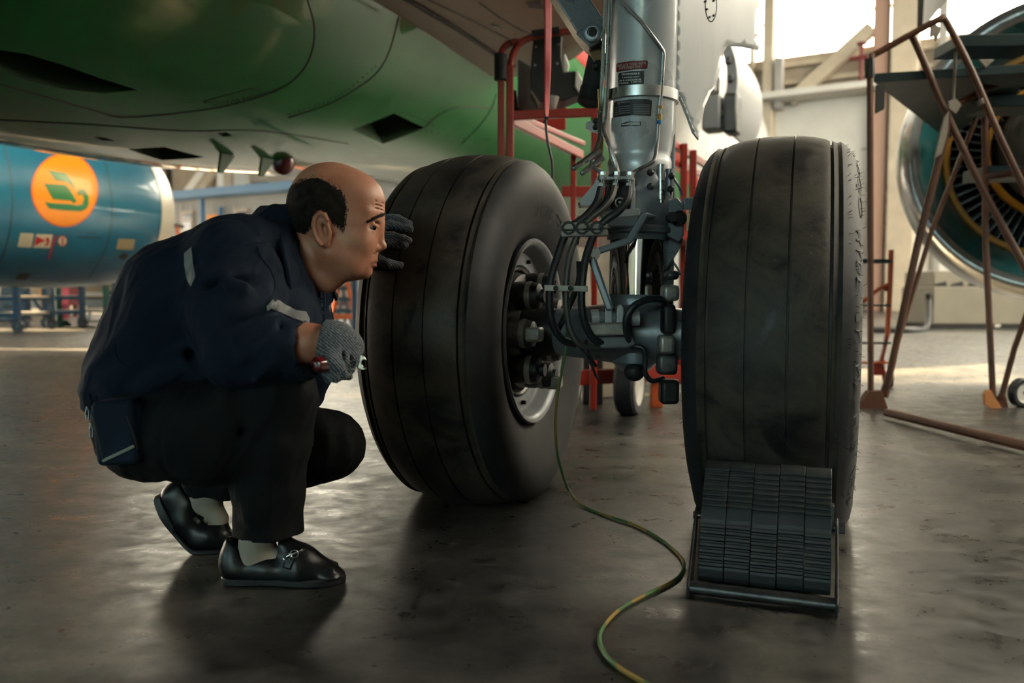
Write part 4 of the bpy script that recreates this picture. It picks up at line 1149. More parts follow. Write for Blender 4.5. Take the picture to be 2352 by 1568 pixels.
mb = MB(); mb.box(pt(1580, 468, .05), (.03, .03, .035)); mb.cyl(pt(1566, 468, .05), pt(1592, 468, .05), .01, n=12); mb.build('wire_connector', MAT['strut_dark'], strut, bevel=.003)
pipe('sensor_wire', [(1548, 410, .04), (1560, 430, .04), (1566, 450, .05)], .004, MAT['strut_dark'])
pipe('sensor_wire', [(1545, 600, .14), (1556, 615, .12), (1562, 630, .1)], .004, MAT['strut_dark'])
# right brake plumbing between strut and wheel
for (x0, y0, x1, y1, m_) in ((1520, 655, 1556, 690, 'worn_alu'), (1528, 622, 1556, 642, 'brake'), (1512, 770, 1546, 812, 'worn_alu'), (1510, 815, 1552, 858, 'brake'), (1516, 872, 1556, 925, 'brake_dark'), (1520, 700, 1548, 765, 'brake_dark')):
    mb = MB(); mb.box(at((x0 + x1) / 2, (y0 + y1) / 2, 2.46), ((x1 - x0) / 715, .06, (y1 - y0) / 715)); mb.build('brake_fitting', MAT[m_], strut, bevel=.012, seg=3)
# side brace upper left with lug
mb = MB(); Ys = 2.62
def q3(x, y, d=0): return at(x, y, Ys + d)
mb.prism([q3(1240, -60), q3(1318, -60), q3(1385, 40), q3(1387, 70), q3(1378, 98), q3(1356, 110), q3(1328, 78)], (0, .085, 0)); sb = mb.build('side_brace', MAT['strut_dark'], strut, smooth=0, bevel=.006)
mb = MB(); mb.prism([q3(1322, 76, -.008), q3(1384, 36, -.008), q3(1388, 70, -.008), q3(1378, 98, -.008), q3(1356, 108, -.008)], (0, .01, 0)); mb.build('brace_lug', MAT['strut_dark'], sb, smooth=0, bevel=.004)
p = q3(1361, 76, -.01); mb = MB(); mb.lathe(p, (-.2, -1, 0), [(0, .03), (.01, .03), (.012, .027), (.012, .016), (.004, .014), (.004, .001)], 32, caps=False); bw = mb.build('brace_pin_washer', MAT['strut_dark'], sb); mb = MB(); mb.cyl(p, p - Vector((0, .008, 0)), .013, n=20); mb.build('brace_pin', MAT['brake_dark'], bw) if False else mb.build('brace_pin', MAT['brake_dark'], sb)
for (x, y, r) in ((1372, 100, .016), (1370, 152, .014)):
    mb = MB(); mb.ball(q3(x, y, .02), r, 12, 8); mb.build('brace_bolt', MAT['brake_dark'], sb)
mb = MB(); mb.prism([q3(1352, 112, .03), q3(1384, 96, .03), q3(1388, 140, .03), q3(1376, 165, .03), q3(1370, 160, .03)], (0, .03, 0)); mb.build('brace_link', M('brass_link', (.2, .13, .07), .4, metal=.7), sb, smooth=0)
mb = MB(); a = q3(1375, 130, .07); b = q3(1352, 236, .03); mb.cyl(a, b, .034, .034, 24); dm = mb.build('damper_cylinder', MAT['hose'], strut)
mb = MB(); d = (b - a).normalized(); mb.lathe(b - d * .05, d, [(0, .034), (.002, .037), (.05, .037), (.052, .024), (.03, .022)], 28); mb.build('damper_cap', MAT['brake_dark'], dm)
# gear door on the outboard side: a bowed sheet with a bead and a stiffener
DOOR = [(1549, -60), (1760, -60), (1752, 0), (1749, 70), (1741, 115), (1705, 108), (1671, 105), (1662, 118), (1655, 150), (1645, 195), (1632, 212), (1618, 244), (1607, 300), (1603, 322), (1590, 305), (1578, 272), (1562, 232), (1549, 212)]
bm = fill_poly([DOOR], 22)
mb = MB()
for i, v in enumerate(bm.verts): v.index = i
def door_y(x, y): return 2.57 + (x - 1549) * .00115 + .02 * math.sin((x - 1549) / 200 * math.pi) * -1
mb.v = [tuple(at(v.co.x, v.co.y, door_y(v.co.x, v.co.y))) for v in bm.verts]; mb.f = [tuple(v.index for v in f.verts) for f in bm.faces]; bm.free()
gd = mb.build('gear_door', MAT['white_door'], plane, smooth=50); sol = gd.modifiers.new('sheet', 'SOLIDIFY'); sol.thickness = .004; sol.offset = 0
DB = bvh_of(gd)
seam('access_panel_rim', ell(1632, 10, 13, 40, 26)[:] + [ell(1632, 10, 13, 40, 26)[0]], DB, MAT['brake_dark'], gd, .0032, 2)
for (x, y) in ((1619, 4), (1622, 22), (1628, 40), (1638, 36), (1638, 2)):
    p, n = hit(DB, x, y); mb = MB(); mb.cyl(p, p + n * .006, .0035, n=8); mb.build('panel_screw', MAT['brake_dark'], gd)
patch('door_lip', [[(1551, 213), (1562, 224), (1574, 250), (1586, 284), (1602, 318), (1599, 321), (1588, 303), (1574, 268), (1560, 232), (1551, 218)]], DB, MAT['white_paint'], gd, .006, 8)

# placards on the strut
SB = bvh_of(outer)
MAT['placard_black'] = M('placard_black', (0.012, 0.014, 0.016), 0.5); MAT['placard_red'] = M('placard_red', (0.2, 0.012, 0.014), 0.5)
MAT['print_white'] = M('print_white', (0.62, 0.62, 0.6), 0.6); MAT['print_grey'] = M('print_grey', (0.25, 0.26, 0.27), 0.6)
def cp_(x, y): return (1380 + x / 7.47, 100 + y / 7.47)
def spatch(name, pts, mat, off, ml=8): return patch(name, [[cp_(*p) for p in pts]], SB, mat, strut, off, ml)
spatch('nitrogen_placard_edge', [(272, 350), (300, 335), (540, 296), (790, 292), (806, 308), (800, 420), (782, 436), (540, 448), (290, 490), (268, 480)], MAT['placard_black'], .001)
spatch('nitrogen_placard', [(282, 356), (304, 342), (540, 304), (786, 300), (797, 312), (791, 415), (778, 427), (540, 440), (292, 480), (278, 472)], MAT['placard_red'], .002)
text_on('nitrogen_lettering', 'INFLATE TYRES WITH', [cp_(*q) for q in ((292, 366), (770, 316), (766, 360), (294, 408))], SB, MAT['print_white'], strut, .003)
text_on('nitrogen_lettering', 'NITROGEN ONLY', [cp_(*q) for q in ((330, 410), (714, 372), (712, 412), (330, 452))], SB, MAT['print_white'], strut, .003)
spatch('steering_placard', [(306, 520), (330, 505), (540, 474), (730, 468), (742, 480), (738, 690), (724, 706), (540, 710), (330, 736), (306, 718)], MAT['placard_black'], .0015)
for (y, x0, x1, h, br) in ((505, 366, 666, 42, .06), (566, 372, 664, 26, .05), (612, 330, 700, 34, .06), (660, 322, 480, 30, .02), (650, 524, 700, 30, .03)):
    rnd = random.Random(y); x = x0
    while x < x1:
        w = rnd.choice((12, 18, 26)); yy = y - (x - 330) * .06 + 14
        spatch('placard_print', [(x, yy), (min(x + w, x1), yy - 1), (min(x + w, x1), yy + h * .75), (x, yy + h * .75)], MAT['print_white'], .0025, 30); x += w + rnd.choice((5, 8, 14))
spatch('data_placard', [(232, 1010), (260, 996), (540, 955), (780, 952), (862, 972), (874, 990), (860, 1240), (842, 1252), (760, 1236), (540, 1228), (250, 1268), (222, 1262)], MAT['placard_black'], .0015)
text_on('placard_title', 'MESSIER-DOWTY', [cp_(*q) for q in ((352, 1000), (516, 990), (516, 1014), (352, 1026))], SB, MAT['print_white'], strut, .003)
spatch('placard_emblem', ell(316, 1020, 24, 28, 18), MAT['print_grey'], .002); spatch('placard_emblem', ell(316, 1020, 12, 15, 14), MAT['placard_black'], .0025)
for i in range(4):
    y = 1072 + i * 38
    spatch('placard_print', [(310, y + 6), (510, y - 8), (510, y + 6), (310, y + 20)], MAT['print_grey'], .0025, 20)
    spatch('placard_print', [(240, y + 34), (295, y + 30), (295, y + 40), (240, y + 44)], MAT['print_grey'], .0025, 20)
for i in range(6):
    y = 1046 + i * 29
    spatch('placard_print', [(560, y), (836, y + 6), (836, y + 18), (560, y + 12)], MAT['print_grey'], .0025, 20)
spatch('serial_plate', [(352, 1372), (440, 1346), (520, 1334), (590, 1346), (690, 1342), (692, 1412), (590, 1416), (520, 1410), (440, 1424), (350, 1428)], MAT['placard_black'], .0015)
spatch('serial_plate', [(366, 1384), (440, 1378), (440, 1366), (520, 1352), (672, 1354), (672, 1396), (520, 1398), (366, 1402)], MAT['print_white'], .0025)
# ------------------------------------------------------------------ the crouching mechanic
from mathutils import noise as mnoise
def skin_mat():
    m = bpy.data.materials.new('skin'); m.use_nodes = True
    nt = m.node_tree; N = nt.nodes; L = nt.links; b = N['Principled BSDF']
    tc = N.new('ShaderNodeTexCoord')
    n = N.new('ShaderNodeTexNoise'); n.inputs['Scale'].default_value = 14; n.inputs['Detail'].default_value = 6; L.new(tc.outputs['Object'], n.inputs['Vector'])
    r = N.new('ShaderNodeValToRGB'); e = r.color_ramp.elements
    e[0].position = 0.35; e[0].color = (0.46, 0.185, 0.11, 1); e[1].position = 0.68; e[1].color = (0.6, 0.29, 0.19, 1)
    L.new(n.outputs['Fac'], r.inputs['Fac']); L.new(r.outputs['Color'], b.inputs['Base Color'])
    b.inputs['Roughness'].default_value = 0.43; b.inputs['Subsurface Weight'].default_value = 0.12
    b.inputs['Subsurface Radius'].default_value = (0.012, 0.005, 0.003)
    n2 = N.new('ShaderNodeTexNoise'); n2.inputs['Scale'].default_value = 260; n2.inputs['Detail'].default_value = 3; L.new(tc.outputs['Object'], n2.inputs['Vector'])
    bp = N.new('ShaderNodeBump'); bp.inputs['Strength'].default_value = 0.22; bp.inputs['Distance'].default_value = 0.0015
    L.new(n2.outputs['Fac'], bp.inputs['Height']); L.new(bp.outputs['Normal'], b.inputs['Normal'])
    return m
MAT['skin'] = skin_mat()
def cloth_mat(name, col, col2, sc=700):
    return M(name, col, 0.82, col2=col2, vscale=9, bump=0.35, bscale=sc, bdist=0.001, sheen=0.0, spec=0.25, lo=0.3, hi=0.7)
MAT['navy'] = cloth_mat('navy_cloth', (0.0045, 0.011, 0.025), (0.0075, 0.0165, 0.035))
MAT['trouser'] = cloth_mat('black_trouser_cloth', (0.003, 0.0042, 0.005), (0.0055, 0.007, 0.008))
MAT['reflect'] = M('reflective_tape', (0.27, 0.28, 0.29), 0.45, metal=0.2, bump=0.2, bscale=500, bdist=.001)
MAT['tee'] = cloth_mat('grey_tee', (0.34, 0.33, 0.31), (0.4, 0.39, 0.37))
MAT['sock'] = cloth_mat('beige_sock', (0.36, 0.31, 0.255), (0.42, 0.365, 0.3), 500)
MAT['leather'] = M('black_leather', (0.004, 0.0045, 0.006), 0.34, col2=(0.007, 0.008, 0.01), vscale=12, bump=0.2, bscale=90, bdist=.002, spec=.4)
MAT['sole'] = M('shoe_sole', (0.010, 0.011, 0.013), 0.5)
def knit_mat():
    m = bpy.data.materials.new('grey_knit'); m.use_nodes = True
    nt = m.node_tree; N = nt.nodes; L = nt.links; b = N['Principled BSDF']; b.inputs['Roughness'].default_value = .9; b.inputs['Specular IOR Level'].default_value = .2
    tc = N.new('ShaderNodeTexCoord'); w = N.new('ShaderNodeTexWave'); w.inputs['Scale'].default_value = 75; w.inputs['Distortion'].default_value = 2.5; w.inputs['Detail'].default_value = 2; w.inputs['Detail Scale'].default_value = 3; w.bands_direction = 'DIAGONAL'
    n = N.new('ShaderNodeTexNoise'); n.inputs['Scale'].default_value = 330; n.inputs['Detail'].default_value = 2
    L.new(tc.outputs['Object'], w.inputs['Vector']); L.new(tc.outputs['Object'], n.inputs['Vector'])
    mx = N.new('ShaderNodeMath'); mx.operation = 'MULTIPLY_ADD'; mx.inputs[1].default_value = .4; L.new(w.outputs['Fac'], mx.inputs[0]); L.new(n.outputs['Fac'], mx.inputs[2])
    r = N.new('ShaderNodeValToRGB'); r.color_ramp.elements[0].position = .45; r.color_ramp.elements[0].color = (.04, .05, .066, 1); r.color_ramp.elements[1].position = .95; r.color_ramp.elements[1].color = (.26, .275, .3, 1)
    L.new(mx.outputs[0], r.inputs['Fac']); L.new(r.outputs['Color'], b.inputs['Base Color'])
    bp = N.new('ShaderNodeBump'); bp.inputs['Strength'].default_value = .9; bp.inputs['Distance'].default_value = .003; L.new(mx.outputs[0], bp.inputs['Height']); L.new(bp.outputs['Normal'], b.inputs['Normal'])
    return m
MAT['knit'] = knit_mat()
MAT['hair'] = M('dark_hair', (0.008, 0.0065, 0.006), 0.85, spec=.15, col2=(0.028, 0.023, 0.02), vscale=50)
MAT['eye'] = M('eye_white_shaded', (0.16, 0.13, 0.115), 0.25); MAT['iris'] = M('iris', (0.012, 0.008, 0.006), 0.1)  # sclera darkened: shade of the squint is put into its colour
MAT['lip'] = M('lip', (0.33, 0.13, 0.09), 0.45)

def J(px, py, Y): return tuple(at(px, py, Y))
YH = 1.93; PH = YH / FPX                                    # head plane, metres per pixel there
def h(px, py, dy=0.0):
    p = at(px, py, YH); return (p.x, p.y + dy, p.z)
def hr(px): return px * PH
person = thing('person', (at(560, 1300, 1.95).x, 1.95, 0), 'balding man in navy work jacket crouching beside the left tire, holding a wrench', 'person')

X0, X1 = at(190, 1000, 1.9).x, at(960, 1000, 2.35).x
hx0, hx1 = h(655, 500)[0], h(900, 500)[0]; hz0, hz1 = h(800, 655)[2], h(800, 362)[2]
body = SDF(grid(X0, X1, .009, (hx0, hx1), .0022), grid(1.62, 2.46, .010, (YH - .1, YH + .1), .003), grid(-.0, hz1 + .02, .010, (hz0, hz1), .0022))
b = body
# trunk and limbs under the clothes
for dy in (-.08, .08): b.chain([J(330, 940, 1.98 + dy), J(400, 760, 1.98 + dy), J(520, 660, 1.98 + dy), J(610, 640, 1.98 + dy)], [.05, .07, .08, .065], .04)
b.chain([J(560, 610, 1.84), J(540, 715, 1.775), J(552, 815, 1.755), J(640, 802, 1.735), J(705, 788, 1.722), J(748, 782, 1.716)], [.06, .05, .045, .042, .040, .033], .02)
b.chain([J(640, 610, 2.10), J(716, 622, 2.2), J(790, 596, 2.28), J(850, 588, 2.33)], [.05, .042, .034, .028], .02)
b.chain([J(345, 985, 1.86), J(480, 985, 1.81), J(640, 905, 1.785), J(625, 1000, 1.815), J(614, 1120, 1.845), J(596, 1240, 1.868)], [.07, .07, .05, .05, .042, .034], .02)
b.chain([J(345, 950, 2.1), J(560, 975, 2.13), J(760, 1020, 2.12), J(640, 1070, 2.13), J(500, 1085, 2.1), J(470, 1140, 2.1)], [.07, .07, .05, .045, .04, .034], .02)
# neck
b.chain([J(640, 640, 1.97), h(700, 600, .01), h(738, 545, .005)], [.075, .062, .058], .025)
b.cone(h(752, 640, -.012), h(790, 600, -.005), .035, .04, .03)
# skull
b.ell(h(765, 478), (hr(97), .0775, hr(103)), .0); b.ell(h(735, 480), (hr(66), .0765, hr(88)), .03)
b.ell(h(826, 462), (hr(57), .062, hr(58)), .03)
# face block
b.ell(h(816, 540), (hr(56), .060, hr(66)), .03)
b.ell(h(838, 512), (hr(42), .055, hr(40)), .02)
for s in (-1, 1):
    b.cone(h(768, 584, s * .046), h(815, 615, s * .028), hr(24), hr(20), .03); b.ell(h(800, 575, s * .026), (hr(48), .034, hr(42)), .03)
    b.ell(h(833, 556, s * .034), (hr(30), hr(24), hr(26)), .02)                 # cheek
    b.cone(h(866, 488, s * .010), h(850, 490, s * .045), hr(12), hr(11), .012)   # brow ridge
b.cone(h(815, 615, -.0), h(833, 618), hr(26), hr(21), .02); b.ell(h(838, 621), (hr(13), .018, hr(15)), .012)
b.ell(h(842, 590), (hr(22), .026, hr(26)), .02)                                  # muzzle
for s in (-1, 1):
    b.ell(h(869, 522.5, s * .040), (hr(18), .016, hr(10)), .008, 's')              # socket
# nose
b.cone(h(868, 508), h(875, 560), hr(9), hr(9.5), .010); b.ell(h(878.5, 565), (hr(10), .0105, hr(9)), .006)
for s in (-1, 1): b.ell(h(868, 571, s * .011), (hr(9), .0075, hr(7.5)), .006)
for s in (-1, 1): b.ell(h(872, 579, s * .006), (hr(5), .004, hr(2.5)), .003, 's')
# lips and mouth line
for s in (-1, 1):
    b.cone(h(860, 598.5), h(850, 602, s * .019), hr(5.5), hr(2.5), .005)
    b.cone(h(858.5, 610.5), h(849, 606, s * .018), hr(6), hr(2.5), .005)
    b.cone(h(868, 604), h(848, 607.5, s * .022), hr(1.3), hr(.9), .003, 's')
    b.cone(h(860, 582, s * .020), h(845, 600, s * .030), hr(1.6), hr(1.2), .006, 's')   # nasolabial fold
b.cone(h(861, 620, -.02), h(861, 620, .02), hr(4.5), hr(4.5), .008, 's')
# lids, eyeballs come as parts
for s in (-1, 1):
    b.chain([h(872, 523, s * .024), h(863, 518.5, s * .040), h(849, 525, s * .0475)], [hr(3.6), hr(4.4), hr(3)], .004); b.chain([h(871, 527, s * .025), h(862, 532.5, s * .040), h(849, 527.5, s * .0475)], [hr(2.6), hr(3.4), hr(2.6)], .004)
    b.cone(h(864, 540, s * .028), h(852, 537, s * .045), hr(2), hr(2), .006, 's')
# forehead creases
for y in (470, 478, 486): b.cone(h(886, y, 0), h(868, y - 4, -.04), hr(1.6), hr(1.2), .004, 's'); 
# ears
for s in (-1, 1):
    y = s * .077
    th = math.radians(12); Re = Matrix.Rotation(-th, 3, 'Y') @ Matrix.Rotation(s * .22, 3, 'Z')
    b.ell(h(758, 533, y), (hr(19.5), .010, hr(38)), .006, R=Re)
    b.ell(h(764, 562, y), (hr(9.5), .007, hr(11)), .004)
    b.ell(h(764, 535, y + s * .010), (hr(8), .010, hr(15)), .004, 's', R=Re)
    rim = [(770, 512), (764, 501), (754, 499), (744, 507), (740, 522), (742, 540), (748, 556), (756, 566)]
    b.chain([h(x, yy, y + s * .009) for x, yy in rim], [hr(4.8)] * 8, .003)
    b.chain([h(768, 520, y + s * .006), h(757, 518, y + s * .007), h(753, 533, y + s * .007), h(757, 548, y + s * .006)], [hr(3), hr(3), hr(3.2), hr(3)], .004)
    b.ell(h(775, 540, y + s * .004), (hr(5), .005, hr(8)), .004)
pb = body.build('body', MAT['skin'], person, 1)
# eyes, brows
for s in (-1, 1):
    mb = MB(); c = Vector(h(858.5, 525.5, s * .0345)); mb.ball(c, hr(11.2), 20, 14); ey = mb.build('eye', MAT['eye'], person)
    d = Vector((.84, s * .5, -.08)).normalized(); mb = MB(); mb.lathe(c, d, [(hr(9.8), hr(5.8)), (hr(11), hr(4.8)), (hr(11.6), hr(2.4)), (hr(11.8), .0001)], 18); mb.build('iris', MAT['iris'], ey)
PB = bvh_of(pb)
for poly in ([(848, 606.5), (853, 601.5), (858, 598.5), (864, 596.5), (869, 598), (869, 603.5), (860, 604), (853, 606)], [(850, 607.5), (858, 606), (869, 605), (870, 612), (864, 615.5), (857, 613)]):
    patch('lip', [poly], PB, MAT['lip'], person, .0005, 3)
hb_ = MB(); rnd = random.Random(5)
def strand(p, n, d, L_, w):
    side = d.cross(n).normalized() * w
    q = p + d * L_ * .5 + n * L_ * .14; e_ = p + d * L_ + n * L_ * .05
    hb_.add([p - side, p + side, q + side * .7, q - side * .7, e_], [(0, 1, 2, 3), (3, 2, 4)])
HAIR = [(669, 513), (669, 480), (676, 448), (690, 425), (712, 410), (735, 403), (758, 405), (780, 415), (797, 431), (810, 455), (815, 480), (812, 510), (807, 538), (798, 532), (789, 520), (776, 508), (768, 498), (752, 494), (741, 503), (737, 518), (728, 528), (715, 538), (704, 543), (690, 535), (676, 525)]
def inside(x, y, P):
    c = False; j = len(P) - 1
    for i in range(len(P)):
        if (P[i][1] > y) != (P[j][1] > y) and x < (P[j][0] - P[i][0]) * (y - P[i][1]) / (P[j][1] - P[i][1]) + P[i][0]: c = not c
        j = i
    return c
def edist(x, y, P):
    m = 1e9
    for i in range(len(P)):
        a = Vector(P[i]); b2 = Vector(P[(i + 1) % len(P)]); t = max(0, min(1, (Vector((x, y)) - a).dot(b2 - a) / (b2 - a).length_squared)); m = min(m, (a + (b2 - a) * t - Vector((x, y))).length)
    return m
cap = MB(); W_ = wloc(pb)
for f in pb.data.polygons:
    c = f.center + W_
    if abs(c.y - YH) > .0815: continue
    x = 1176 + FPX * c.x / YH; dz = c.z - h(765, 478)[2]; y = 478 - dz / PH
    if y < 398 or y > 548 or x < 655 or x > 820: continue
    xx = max(x, 675)
    if not inside(xx, y, HAIR) or edist(xx, y, HAIR) < (16 if (y < 445 and x > 690) else 5) and x > 676: continue
    k = len(cap.v); cap.v += [tuple(pb.data.vertices[i].co + W_ + pb.data.vertices[i].normal * .0012) for i in f.vertices]; cap.f.append(tuple(range(k, k + 4)))
cap.build('hair_base', MAT['hair'], person, smooth=60)
cnt = 0
while cnt < 17000:
    x = rnd.uniform(664, 818); y = rnd.uniform(400, 545)
    if not inside(x, y, HAIR): continue
    e_ = edist(x, y, HAIR)
    front = y < 440 and x > 700
    if e_ < (26 if front else 9) and rnd.random() > (e_ / (26 if front else 9)) ** 1.1 * .85: continue
    for side in ((-1, 1) if cnt % 2 else (-1,)):
        o = Vector(h(x, y, side * .3)); o.x += 0
        # cast straight across the head so that both sides are covered
        p, n, _, _ = PB.ray_cast(o, Vector((0, -side, 0)))
        if p is None or abs(p.y - YH) < .012 and False: continue
        d = Vector((-.25 + rnd.uniform(-.3, .3), rnd.uniform(-.2, .2), -1 + rnd.uniform(-.25, .25))); d = (d - n * d.dot(n)).normalized()
        strand(p - n * .0015, n, d, rnd.uniform(.008, .016) * (1 if y > 430 else .75), .00075)
    cnt += 1
for i in range(14000):
    y = rnd.uniform(412, 536); a = rnd.uniform(.15, 1.45) * rnd.choice((-1, 1)); off = rnd.uniform(-.09, .09)
    d0 = Vector((math.cos(a), math.sin(a), 0)); c = Vector(h(752, y)); o = c - d0 * .3 + Vector((-d0.y, d0.x, 0)) * off
    p, n, _, _ = PB.ray_cast(o, d0)
    if p is None or p.x > h(748, y)[0]: continue
    px = 1176 + FPX * p.x / YH
    if not inside(max(px, 673), y, HAIR): continue
    d = Vector((-.2 + rnd.uniform(-.2, .2), rnd.uniform(-.2, .2), -1)); d = (d - n * d.dot(n)).normalized(); strand(p - n * .0015, n, d, rnd.uniform(.008, .015), .0008)
# the very back of the head, seen edge-on
for i in range(5000):
    y = rnd.uniform(425, 530); dy = rnd.uniform(-.065, .065)
    o = Vector(h(600, y, dy)); p, n, _, _ = PB.ray_cast(o, Vector((1, 0, 0)))
    if p is None: continue
    d = Vector((-.1, rnd.uniform(-.2, .2), -1)); d = (d - n * d.dot(n)).normalized(); strand(p - n * .001, n, d, rnd.uniform(.008, .015), .0008)
tag(hb_.build('hair', MAT['hair'], person, smooth=0, fix=False), kind='stuff')
hb_ = MB()
for i in range(700):                                   # eyebrow
    t = rnd.random(); x = 845 + 40 * t; y = 512 - 17 * t ** .8 - rnd.uniform(-1, 6) * (.45 + t * .5)
    p, n = hit(PB, x, y)
    if p is None: continue
    d = Vector((-.9, 0, .25 + rnd.uniform(-.2, .2))); d = (d - n * d.dot(n)).normalized(); strand(p, n, d, rnd.uniform(.004, .008), .0005)
tag(hb_.build('eyebrow', MAT['hair'], person, smooth=0, fix=False), kind='stuff')

def wrinkle(o, amp, sc, seed=0.0, ridge=True, where=None, axis=None, comp=.35):
    me = o.data; W = wloc(o); off = Vector((seed, seed * 1.7, -seed))
    nor = [v.normal.copy() for v in me.vertices]
    for v, n in zip(me.vertices, nor):
        p = v.co + W
        q = Vector((p.x * sc[0], p.y * sc[1], p.z * sc[2])) + off
        if axis is not None: q = q - axis * (q.dot(axis) * (1 - comp))
        w = mnoise.noise(q + Vector((mnoise.noise(q * .6), 0, mnoise.noise(q * .6 + Vector((5, 5, 5))))) * .9)
        d = (1 - abs(w) * 2.6) * .5 if ridge else w
        a = amp if where is None else amp * where(p)
        v.co += n * (d * a)
    me.update()

# jacket
jk = SDF(grid(at(175, 900, 1.98).x, at(880, 600, 2.3).x, .006), grid(1.62, 2.42, .006), grid(at(400, 985, 1.9).z, at(600, 470, 1.9).z, .006))
for dy, f in ((-.1, .98), (0, 1), (.1, .98)):
    jk.chain([J(268, 905, 1.98 + dy), J(312, 838, 1.98 + dy), J(366, 765, 1.98 + dy), J(420, 692, 1.98 + dy), J(520, 644, 1.98 + dy), J(598, 615, 1.98 + dy)], [.076 * f, .092 * f, .108 * f, .130 * f, .118 * f, .1 * f], .05)
    jk.chain([J(330, 885, 1.98 + dy), J(430, 860, 1.98 + dy)], [.085, .08], .05)
    jk.chain([J(598, 640, 1.98 + dy), J(620, 720, 1.97 + dy), J(600, 800, 1.97 + dy), J(520, 800, 1.98 + dy)], [.095, .1, .11, .11], .05)
jk.chain([J(680, 690, 1.97), J(706, 790, 1.97), J(715, 850, 1.99), J(712, 915, 2.0)], [.06, .05, .045, .03], .03)
jk.chain([J(610, 610, 1.90), J(548, 606, 1.835), J(536, 715, 1.775), J(548, 812, 1.752)], [.085, .098, .095, .073], .035)
jk.chain([J(548, 812, 1.752), J(600, 806, 1.74), J(640, 806, 1.732)], [.073, .070, .064], .025)
jk.cone(J(652, 808, 1.731), J(684, 806, 1.725), .066, .0645, .008)                     # turned-up cuff
jk.cone(J(690, 805, 1.724), J(720, 800, 1.716), .054, .054, .006, 's')
jk.chain([J(640, 604, 2.1), J(716, 618, 2.19), J(790, 592, 2.27), J(846, 588, 2.325)], [.085, .058, .044, .036], .03)
jk.chain([J(640, 560, 1.95), J(652, 530, 1.95)], [.085, .075], .03)
# neck opening
jk.chain([h(770, 600), h(718, 610, .0), h(700, 640, .0)], [.075, .066, .03], .01, 's')
# sleeve and body folds
F = [((500, 600, 1.745), (575, 618, 1.76)), ((470, 640, 1.72), (560, 660, 1.69)), ((600, 620, 1.80), (632, 690, 1.78)), ((560, 730, 1.69), (628, 700, 1.72)), ((548, 770, 1.685), (636, 735, 1.70)),
     ((500, 770, 1.695), (520, 850, 1.695)), ((575, 800, 1.665), (632, 762, 1.68)), ((590, 850, 1.675), (640, 790, 1.665)), ((410, 740, 1.80), (470, 700, 1.76)), ((300, 830, 1.81), (420, 800, 1.79)),
     ((330, 880, 1.80), (460, 830, 1.78)), ((270, 850, 1.83), (330, 780, 1.82)), ((460, 560, 1.85), (540, 545, 1.84)), ((640, 640, 1.83), (690, 700, 1.85))]
for a, b_ in F: jk.cone(J(*a), J(*b_), .013, .006, .03)
for a, b_ in (((480, 660, 1.70), (590, 640, 1.72)), ((530, 750, 1.67), (630, 716, 1.70)), ((560, 790, 1.655), (640, 750, 1.67)), ((640, 560, 1.80), (672, 640, 1.82)), ((430, 780, 1.80), (470, 880, 1.76))): jk.cone(J(*a), J(*b_), .010, .006, .022, 's')
jk.cone(J(642, 740, 1.69), J(646, 872, 1.69), .006, .006, .006, 's')
jacket = jk.build('jacket', MAT['navy'], person, 1)
wrinkle(jacket, .010, (15, 15, 15), 3.1, axis=Vector((.75, .1, .66)).normalized(), comp=.25); wrinkle(jacket, .004, (36, 36, 36), 9.0, axis=Vector((.5, 0, .86)), comp=.3)
JB = bvh_of(jacket)
# trousers
tr = SDF(grid(at(250, 1000, 1.9).x, at(850, 1000, 2.05).x, .006), grid(1.66, 2.26, .006), grid(at(600, 1228, 1.86).z, at(600, 830, 1.8).z, .006))
for dy in (-.1, 0, .1): tr.ell(J(335, 965, 1.98 + dy), (.115, .1, .12), .05)
tr.chain([J(350, 985, 1.865), J(480, 990, 1.81), J(638, 912, 1.785)], [.118, .112, .078], .035)
tr.chain([J(648, 908, 1.785), J(628, 1000, 1.815), J(618, 1110, 1.84), J(617, 1204, 1.862)], [.074, .083, .074, .0765], .03)
tr.cone(J(617, 1200, 1.862), J(617, 1260, 1.862), .0765, .08, .0)
tr.chain([J(350, 950, 2.1), J(560, 975, 2.13), J(756, 1014, 2.12)], [.112, .1, .078], .035)
tr.chain([J(764, 1030, 2.12), J(640, 1068, 2.13), J(520, 1085, 2.1), J(470, 1098, 2.1)], [.08, .074, .062, .058], .03)
for a, b_ in (((520, 900, 1.72), (610, 960, 1.74)), ((540, 1010, 1.75), (600, 950, 1.74)), ((560, 1060, 1.77), (640, 1010, 1.74)), ((420, 940, 1.76), (520, 930, 1.71)), ((570, 1130, 1.79), (650, 1090, 1.77)), ((400, 1060, 1.78), (480, 1010, 1.72)), ((580, 1180, 1.79), (600, 1090, 1.77)), ((740, 1090, 2.06), (800, 1050, 2.05)), ((730, 1060, 2.05), (800, 1020, 2.06))): tr.cone(J(*a), J(*b_), .012, .005, .03)
tr.cone(J(470, 1080, 1.78), J(556, 985, 1.73), .012, .008, .03, 's')
zc = at(617, 1224, 1.862).z
tr.cut((0, 0, zc), (0.06, 0, -1)); tr.cone(J(617, 1215, 1.862), J(617, 1240, 1.862), .068, .072, .0, 's')
trousers = tr.build('trousers', MAT['trouser'], person, 1)
wrinkle(trousers, .007, (15, 15, 15), 1.3, axis=Vector((.3, 0, .95)), comp=.3); wrinkle(trousers, .0035, (36, 36, 36), 7.7, axis=Vector((.6, 0, .8)), comp=.3)
mb = MB(); TB = bvh_of(trousers)
seam('trouser_seam', [(652, 905), (645, 960), (632, 1040), (626, 1120), (624, 1222)], TB, MAT['trouser'], trousers, .0018)

